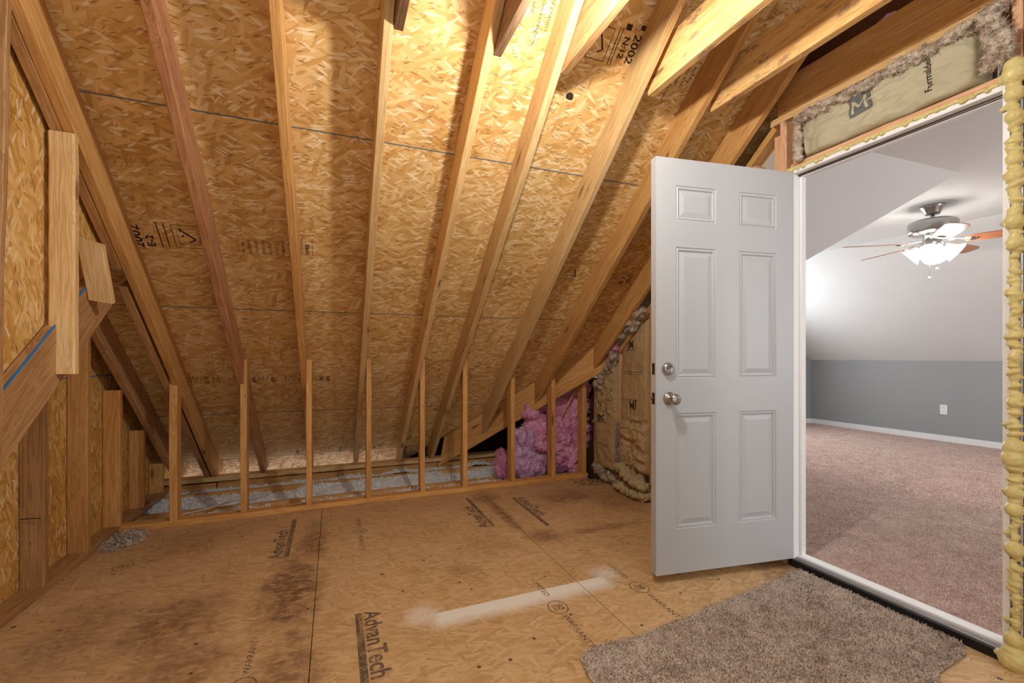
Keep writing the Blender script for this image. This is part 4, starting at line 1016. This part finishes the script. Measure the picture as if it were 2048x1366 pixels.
# knob and bolt on the far face too
lathe('door_knob', [(0,0),(.031,0),(.0325,.004),(.029,.010),(.016,.014),(.012,.022),(.012,.032),(.020,.038),(.0265,.048),(.027,.058),(.022,.066),(.010,.070),(0,.0705)], M_NICKEL, on_door(.0706, .898)+DN*DT, DN, 32, door)
for z in (.898, 1.042):
    q = [Lp - DX*.0008 + DN*.011 + Vector((0,0,z-.028)), Lp - DX*.0008 + DN*.034 + Vector((0,0,z-.028)), Lp - DX*.0008 + DN*.034 + Vector((0,0,z+.028)), Lp - DX*.0008 + DN*.011 + Vector((0,0,z+.028))]
    slab('latch_plate', q, DX, .0012, M_BRONZE, door)
lathe('latch_bolt', [(0,0),(.008,0),(.008,.008),(.004,.012),(0,.012)], M_BRONZE, Lp + DN*.022 + Vector((0,0,.898)), -DX, 16, door)
for z in (.28, 1.05, 1.85):
    q = lathe('hinge', [(0,0),(.006,0),(.006,.09),(0,.09)], M_NICKEL, Vector((2.252, 1.672, z)), (0,0,1), 12, door)

# ------------------------------------------------------------------ the carpet remnant
def tuft_field(name, inside, x0, x1, y0, y1, zf, step, h, rad, mat, seed=1, lean=.6):
    r = np.random.default_rng(seed); nx = int((x1-x0)/step); ny = int((y1-y0)/step)
    gx, gy = np.meshgrid(np.arange(nx), np.arange(ny)); X = x0 + (gx.ravel()+r.uniform(0,1,nx*ny))*step; Y = y0 + (gy.ravel()+r.uniform(0,1,nx*ny))*step
    k = inside(X, Y); X = X[k]; Y = Y[k]; n = len(X); Zb = zf(X, Y)
    hh = h*r.uniform(.65, 1.15, n); th = r.uniform(0, 6.28, n); le = lean*h*r.uniform(0, 1, n)
    V = np.zeros((n, 4, 3)); a0 = r.uniform(0, 6.28, n)
    for i in range(3):
        V[:, i, 0] = X + rad*np.cos(a0+i*2.094); V[:, i, 1] = Y + rad*np.sin(a0+i*2.094); V[:, i, 2] = Zb
    V[:, 3, 0] = X + le*np.cos(th); V[:, 3, 1] = Y + le*np.sin(th); V[:, 3, 2] = Zb + hh
    b = np.arange(n)[:, None]*4
    F = np.stack([b+[[0,1,3]], b+[[1,2,3]], b+[[2,0,3]]], 1).reshape(-1, 3)
    me = bpy.data.meshes.new(name); me.vertices.add(n*4); me.vertices.foreach_set('co', V.reshape(-1))
    me.loops.add(len(F)*3); me.loops.foreach_set('vertex_index', F.reshape(-1).astype(np.int32))
    me.polygons.add(len(F)); me.polygons.foreach_set('loop_start', (np.arange(len(F))*3).astype(np.int32))
    me.polygons.foreach_set('loop_total', np.full(len(F), 3, dtype=np.int32)); me.update(calc_edges=True); me.validate()
    return link(name, me, mat)
rug_poly = [(.81,1.34),(.83,1.425),(.885,1.462),(.99,1.462),(1.12,1.455),(1.26,1.475),(1.42,1.49),(1.50,1.515),(1.62,1.52),(1.80,1.545),(2.0,1.575),(2.14,1.60),(2.222,1.60),(2.228,1.3),(2.232,.965),(2.16,.925),(1.95,.905),(1.7,.80),(1.5,.62),(1.2,.45),(.85,.50),(.80,.9)]
def inpoly(poly):
    P = np.array(poly)
    def f(X, Y):
        ins = np.zeros(len(X), bool); j = len(P)-1
        for i in range(len(P)):
            xi, yi = P[i]; xj, yj = P[j]
            c_ = ((yi > Y) != (yj > Y)) & (X < (xj-xi)*(Y-yi)/(yj-yi+1e-12)+xi); ins ^= c_; j = i
        return ins
    return f
def rug_h(X, Y): return np.full_like(X, .008)
rug = slab('carpet_remnant', [(x, y, .0015) for x, y in rug_poly], (0,0,1), .0075, M_RUG)
tag(rug, 'taupe shaggy carpet remnant lying on the deck before the doorway', 'rug')
tf = tuft_field('pile', inpoly(rug_poly), .78, 2.26, .42, 1.62, lambda X, Y: np.full_like(X, .007), .0056, .014, .0034, M_RUG, 3, .9)
tf.parent = rug; tf['kind'] = 'stuff'

# ------------------------------------------------------------------ carpeted room beyond
XF = 7.25; YE = 5.05; YN = -2.5; ZC = 2.40; XN = 4.10; XC = XF-(ZC-1.052)/M
fl = tag(empty('floor.001', (4,2,0)), 'mauve carpeted floor of the room through the doorway', None, None, 'structure')
slab('carpet_backing', [(XB-.0, YN, -.01), (XF, YN, -.01), (XF, YE, -.01), (XB, YE, -.01)], (0,0,1), .03, M_CARPET, fl)
def vis(X, Y):
    # the wedge seen through the doorway with a margin for a step aside
    fw = X*math.sin(YAW)+Y*math.cos(YAW); la = X*math.cos(YAW)-Y*math.sin(YAW); r_ = la/np.maximum(fw, .1)
    return (r_ > .50) & (r_ < 1.4) & (X > XB+.008)
def near(X, Y): return vis(X, Y) & (X < 4.3)
def farr(X, Y): return vis(X, Y) & (X >= 4.3)
a = tuft_field('pile', near, XB, 4.3, -.3, 3.4, lambda X, Y: np.full_like(X, .018), .0062, .012, .0040, M_CARPET, 5, .7); keep(a, fl); a['kind'] = 'stuff'
a = tuft_field('pile', farr, 4.3, XF-.02, .2, YE-.02, lambda X, Y: np.full_like(X, .018), .0125, .014, .0075, M_CARPET, 6, .7); keep(a, fl); a['kind'] = 'stuff'
wf = tag(slab('wall_far', [(XF, YN, 0), (XF, YE, 0), (XF, YE, 1.052), (XF, YN, 1.052)], (1,0,0), .08, M_GREYWALL), 'low grey wall across the carpeted room', None, None, 'structure')
slope = tag(slab('ceiling.001', [(XF, YN, 1.052), (XF, YE, 1.052), (XC, YE, ZC), (XC, YN, ZC)], (SN, 0, CS), .08, M_CEIL), 'white sloping ceiling above the low grey wall', None, None, 'structure')
tag(slab('ceiling.002', [(XC, YN, ZC), (XC, YE, ZC), (XN, YE, ZC), (XN, YN, ZC)], (0,0,1), .08, M_CEIL), 'flat white ceiling carrying the fan', None, None, 'structure')
tag(slab('ceiling.003', [(XB, YN, ZC-.03), (XN, YN, ZC), (XN, 1.79, ZC), (XB, 1.79, ZC-.03)], (0,0,1), .08, M_CEIL), 'flat textured ceiling just inside the doorway', None, None, 'structure')
s_ = 1.75
tag(slab('ceiling.004', [(XB, 1.79, ZC-.03), (XN, 1.79, ZC), (XN-s_, 1.79+s_, ZC-s_*M)], (0, SN, CS), .02, M_CEIL), 'grey shaded sloping ceiling inside the doorway, cut off along the valley', None, None, 'structure')
tag(slab('ceiling.005', [(XN, 1.79, ZC), (XN, YE, ZC), (XB, YE, ZC-(XN-XB)*M), (XB, 1.79+(XN-XB), ZC-(XN-XB)*M)], (-SN, 0, CS), .02, M_CEIL), 'near sloping side of the carpeted room ceiling beyond the valley', None, None, 'structure')
tag(slab('wall_back', [(XB, YE, 0), (XF, YE, 0), (XF, YE, 1.052), (XC, YE, ZC), (XN, YE, ZC), (XB, YE, ZC-(XN-XB)*M)], (0,1,0), .08, M_GREYWALL), 'grey gable wall at the far left of the carpeted room', None, None, 'structure')
tag(slab('wall_front', [(XB-.0, YN, 0), (XF, YN, 0), (XF, YN, 1.052), (XC, YN, ZC), (XN, YN, ZC), (XB, YN, ZC)], (0,-1,0), .08, M_GREYWALL), 'grey gable wall behind the camera side of the carpeted room', None, None, 'structure')
tag(slab('wall_side', [(XB, YN, 0), (XB, -.8, 0), (XB, -.8, 2.45), (XB, YN, 2.45)], (-1,0,0), .08, M_GREYWALL), 'wall of the carpeted room along the attic', None, None, 'structure')
tag(box('baseboard_far', XF-.014, XF, YN, YE, .012, .098, M_TRIM, None, .003), 'white baseboard along the low grey wall', None, None, 'structure')
tag(box('baseboard_back', XB, XF-.014, YE-.014, YE, .012, .098, M_TRIM, None, .003), 'white baseboard on the gable wall of the carpeted room', None, None, 'structure')
ou = tag(empty('wall_outlet', (XF, 3.32, .43)), 'white duplex wall outlet on the low grey wall', 'wall outlet')
box('cover_plate', XF-.007, XF, 3.32-.038, 3.32+.038, .365, .49, M_WHITE, ou, .003)
for z in (.402, .452):
    box('socket', XF-.0095, XF-.006, 3.32-.016, 3.32+.016, z-.015, z+.015, M_TRIM, ou, .002)
    for dy in (-.006, .006): box('slot', XF-.0105, XF-.0085, 3.32+dy-.001, 3.32+dy+.001, z-.004, z+.006, M_BLACK, ou)

# ceiling fan
FXc, FYc = 4.79, 2.27
fan = tag(empty('ceiling_fan', (FXc, FYc, ZC)), 'brushed nickel five-blade ceiling fan with lit glass shades', 'ceiling fan')
F0 = Vector((FXc, FYc, 0))
lathe('canopy', [(0,ZC),(.085,ZC),(.085,ZC-.012),(.070,ZC-.03),(.055,ZC-.06),(.05,ZC-.075),(.02,ZC-.078),(0,ZC-.078)], M_NICKEL, F0, (0,0,1), 40, fan)
lathe('downrod', [(.0,ZC-.07),(.014,ZC-.07),(.014,2.27),(0,2.27)], M_NICKEL, F0, (0,0,1), 20, fan)
lathe('motor_housing', [(0,2.285),(.05,2.285),(.13,2.275),(.16,2.262),(.167,2.25),(.167,2.175),(.161,2.165),(.12,2.150),(.08,2.145),(0,2.145)], M_NICKEL, F0, (0,0,1), 56, fan)
lathe('fitter', [(0,2.15),(.06,2.15),(.062,2.10),(.075,2.07),(.075,2.045),(.04,2.03),(0,2.03)], M_NICKEL, F0, (0,0,1), 36, fan)
A0 = 146
bpts = [(.20,-.045),(.26,-.062),(.45,-.070),(.62,-.072),(.66,-.055),(.675,-.02),(.675,.02),(.66,.055),(.62,.072),(.45,.070),(.26,.062),(.20,.045)]
for k in range(5):
    a = math.radians(A0 + 72*k); R_ = Matrix.Rotation(a, 4, 'Z') @ Matrix.Rotation(math.radians(-13), 4, 'X')
    bm = bmesh.new(); lo = [bm.verts.new((x, y, -.003)) for x, y in bpts]; hi = [bm.verts.new((x, y, .003)) for x, y in bpts]
    bm.faces.new(lo); bm.faces.new(list(reversed(hi))); n_ = len(bpts)
    for i in range(n_): bm.faces.new((lo[i], hi[i], hi[(i+1) % n_], lo[(i+1) % n_]))
    o = bm_obj('blade', bm, M_BLADE); o.matrix_world = Matrix.Translation((FXc, FYc, 2.08)) @ R_; 
    mw = o.matrix_world.copy(); o.parent = fan; o.matrix_parent_inverse = Matrix.Translation(-Vector(fan.location))
    ba = board('blade_bracket', (.10, 0, .018), (.245, 0, -.006), (0,1,0), .045, .006, M_NICKEL, seg=4, ch=.001, wob=0)
    m0 = ba.matrix_world.copy(); ba.parent = o; ba.matrix_parent_inverse = Matrix.Identity(4); ba.matrix_world = mw @ m0
    bb = lathe('bracket_medallion', [(0,-.004),(.03,-.004),(.032,-.007),(.02,-.013),(0,-.014)], M_NICKEL, (0,0,0), (0,0,1), 20)
    bb.parent = o; bb.matrix_parent_inverse = Matrix.Identity(4); bb.matrix_world = mw @ Matrix.Translation((.245,0,-.0))
for k in range(4):
    a = math.radians(20+90*k); d_ = Vector((math.cos(a), math.sin(a), -.85)).normalized()
    p = F0 + Vector((.055*math.cos(a), .055*math.sin(a), 2.055))
    sh = lathe('glass_shade', [(.022,0),(.03,.012),(.038,.033),(.055,.068),(.072,.092),(.084,.105),(.080,.103),(.064,.086),(.03,.03),(.018,.006)], M_SHADE, p+d_*.02, d_, 30, fan)
    lathe('shade_cup', [(0,-.012),(.022,-.012),(.028,.0),(.030,.014),(.024,.014),(0,.0)], M_NICKEL, p+d_*.018, d_, 20, fan)
for (dx, dy, zb) in ((.02, .03, 1.80), (-.035, -.05, 1.86)):
    pc = tube('pull_chain', [(FXc+dx, FYc+dy, 2.05), (FXc+dx, FYc+dy, 1.95), (FXc+dx, FYc+dy, zb)], .0022, M_NICKEL, fan)
    q = lathe('chain_knob', [(0,0),(.009,.006),(.011,.016),(.006,.028),(0,.03)], M_WHITE, (FXc+dx, FYc+dy, zb-.028), (0,0,1), 16)
    q.parent = pc; q.matrix_parent_inverse = pc.matrix_world.inverted()

# ------------------------------------------------------------------ the bare bulb that lights the attic (just above the picture)
bl_ = tag(empty('pendant_bulb', (.72, 1.20, 2.31)), 'bare light bulb hanging between the ceiling joists above the picture', 'light bulb')
lathe('bulb', [(0,2.195),(.015,2.198),(.027,2.21),(.030,2.226),(.026,2.245),(.015,2.268),(.013,2.285),(0,2.285)], M_BULB, (.72,1.20,.03), (0,0,1), 24, bl_)
lathe('socket', [(0,2.28),(.018,2.28),(.02,2.30),(.02,2.34),(.008,2.35),(0,2.35)], M_BLACK, (.72,1.20,.03), (0,0,1), 20, bl_)
tube('flex', [(.72,1.20,2.375), (.725,1.20,2.5), (.72,1.20,2.95)], .004, M_BLACK, bl_)
# glTF-safe: make sure every mesh has a material
for o in bpy.data.objects:
    if o.type == 'MESH' and not o.data.materials: o.data.materials.append(M_TRIM)
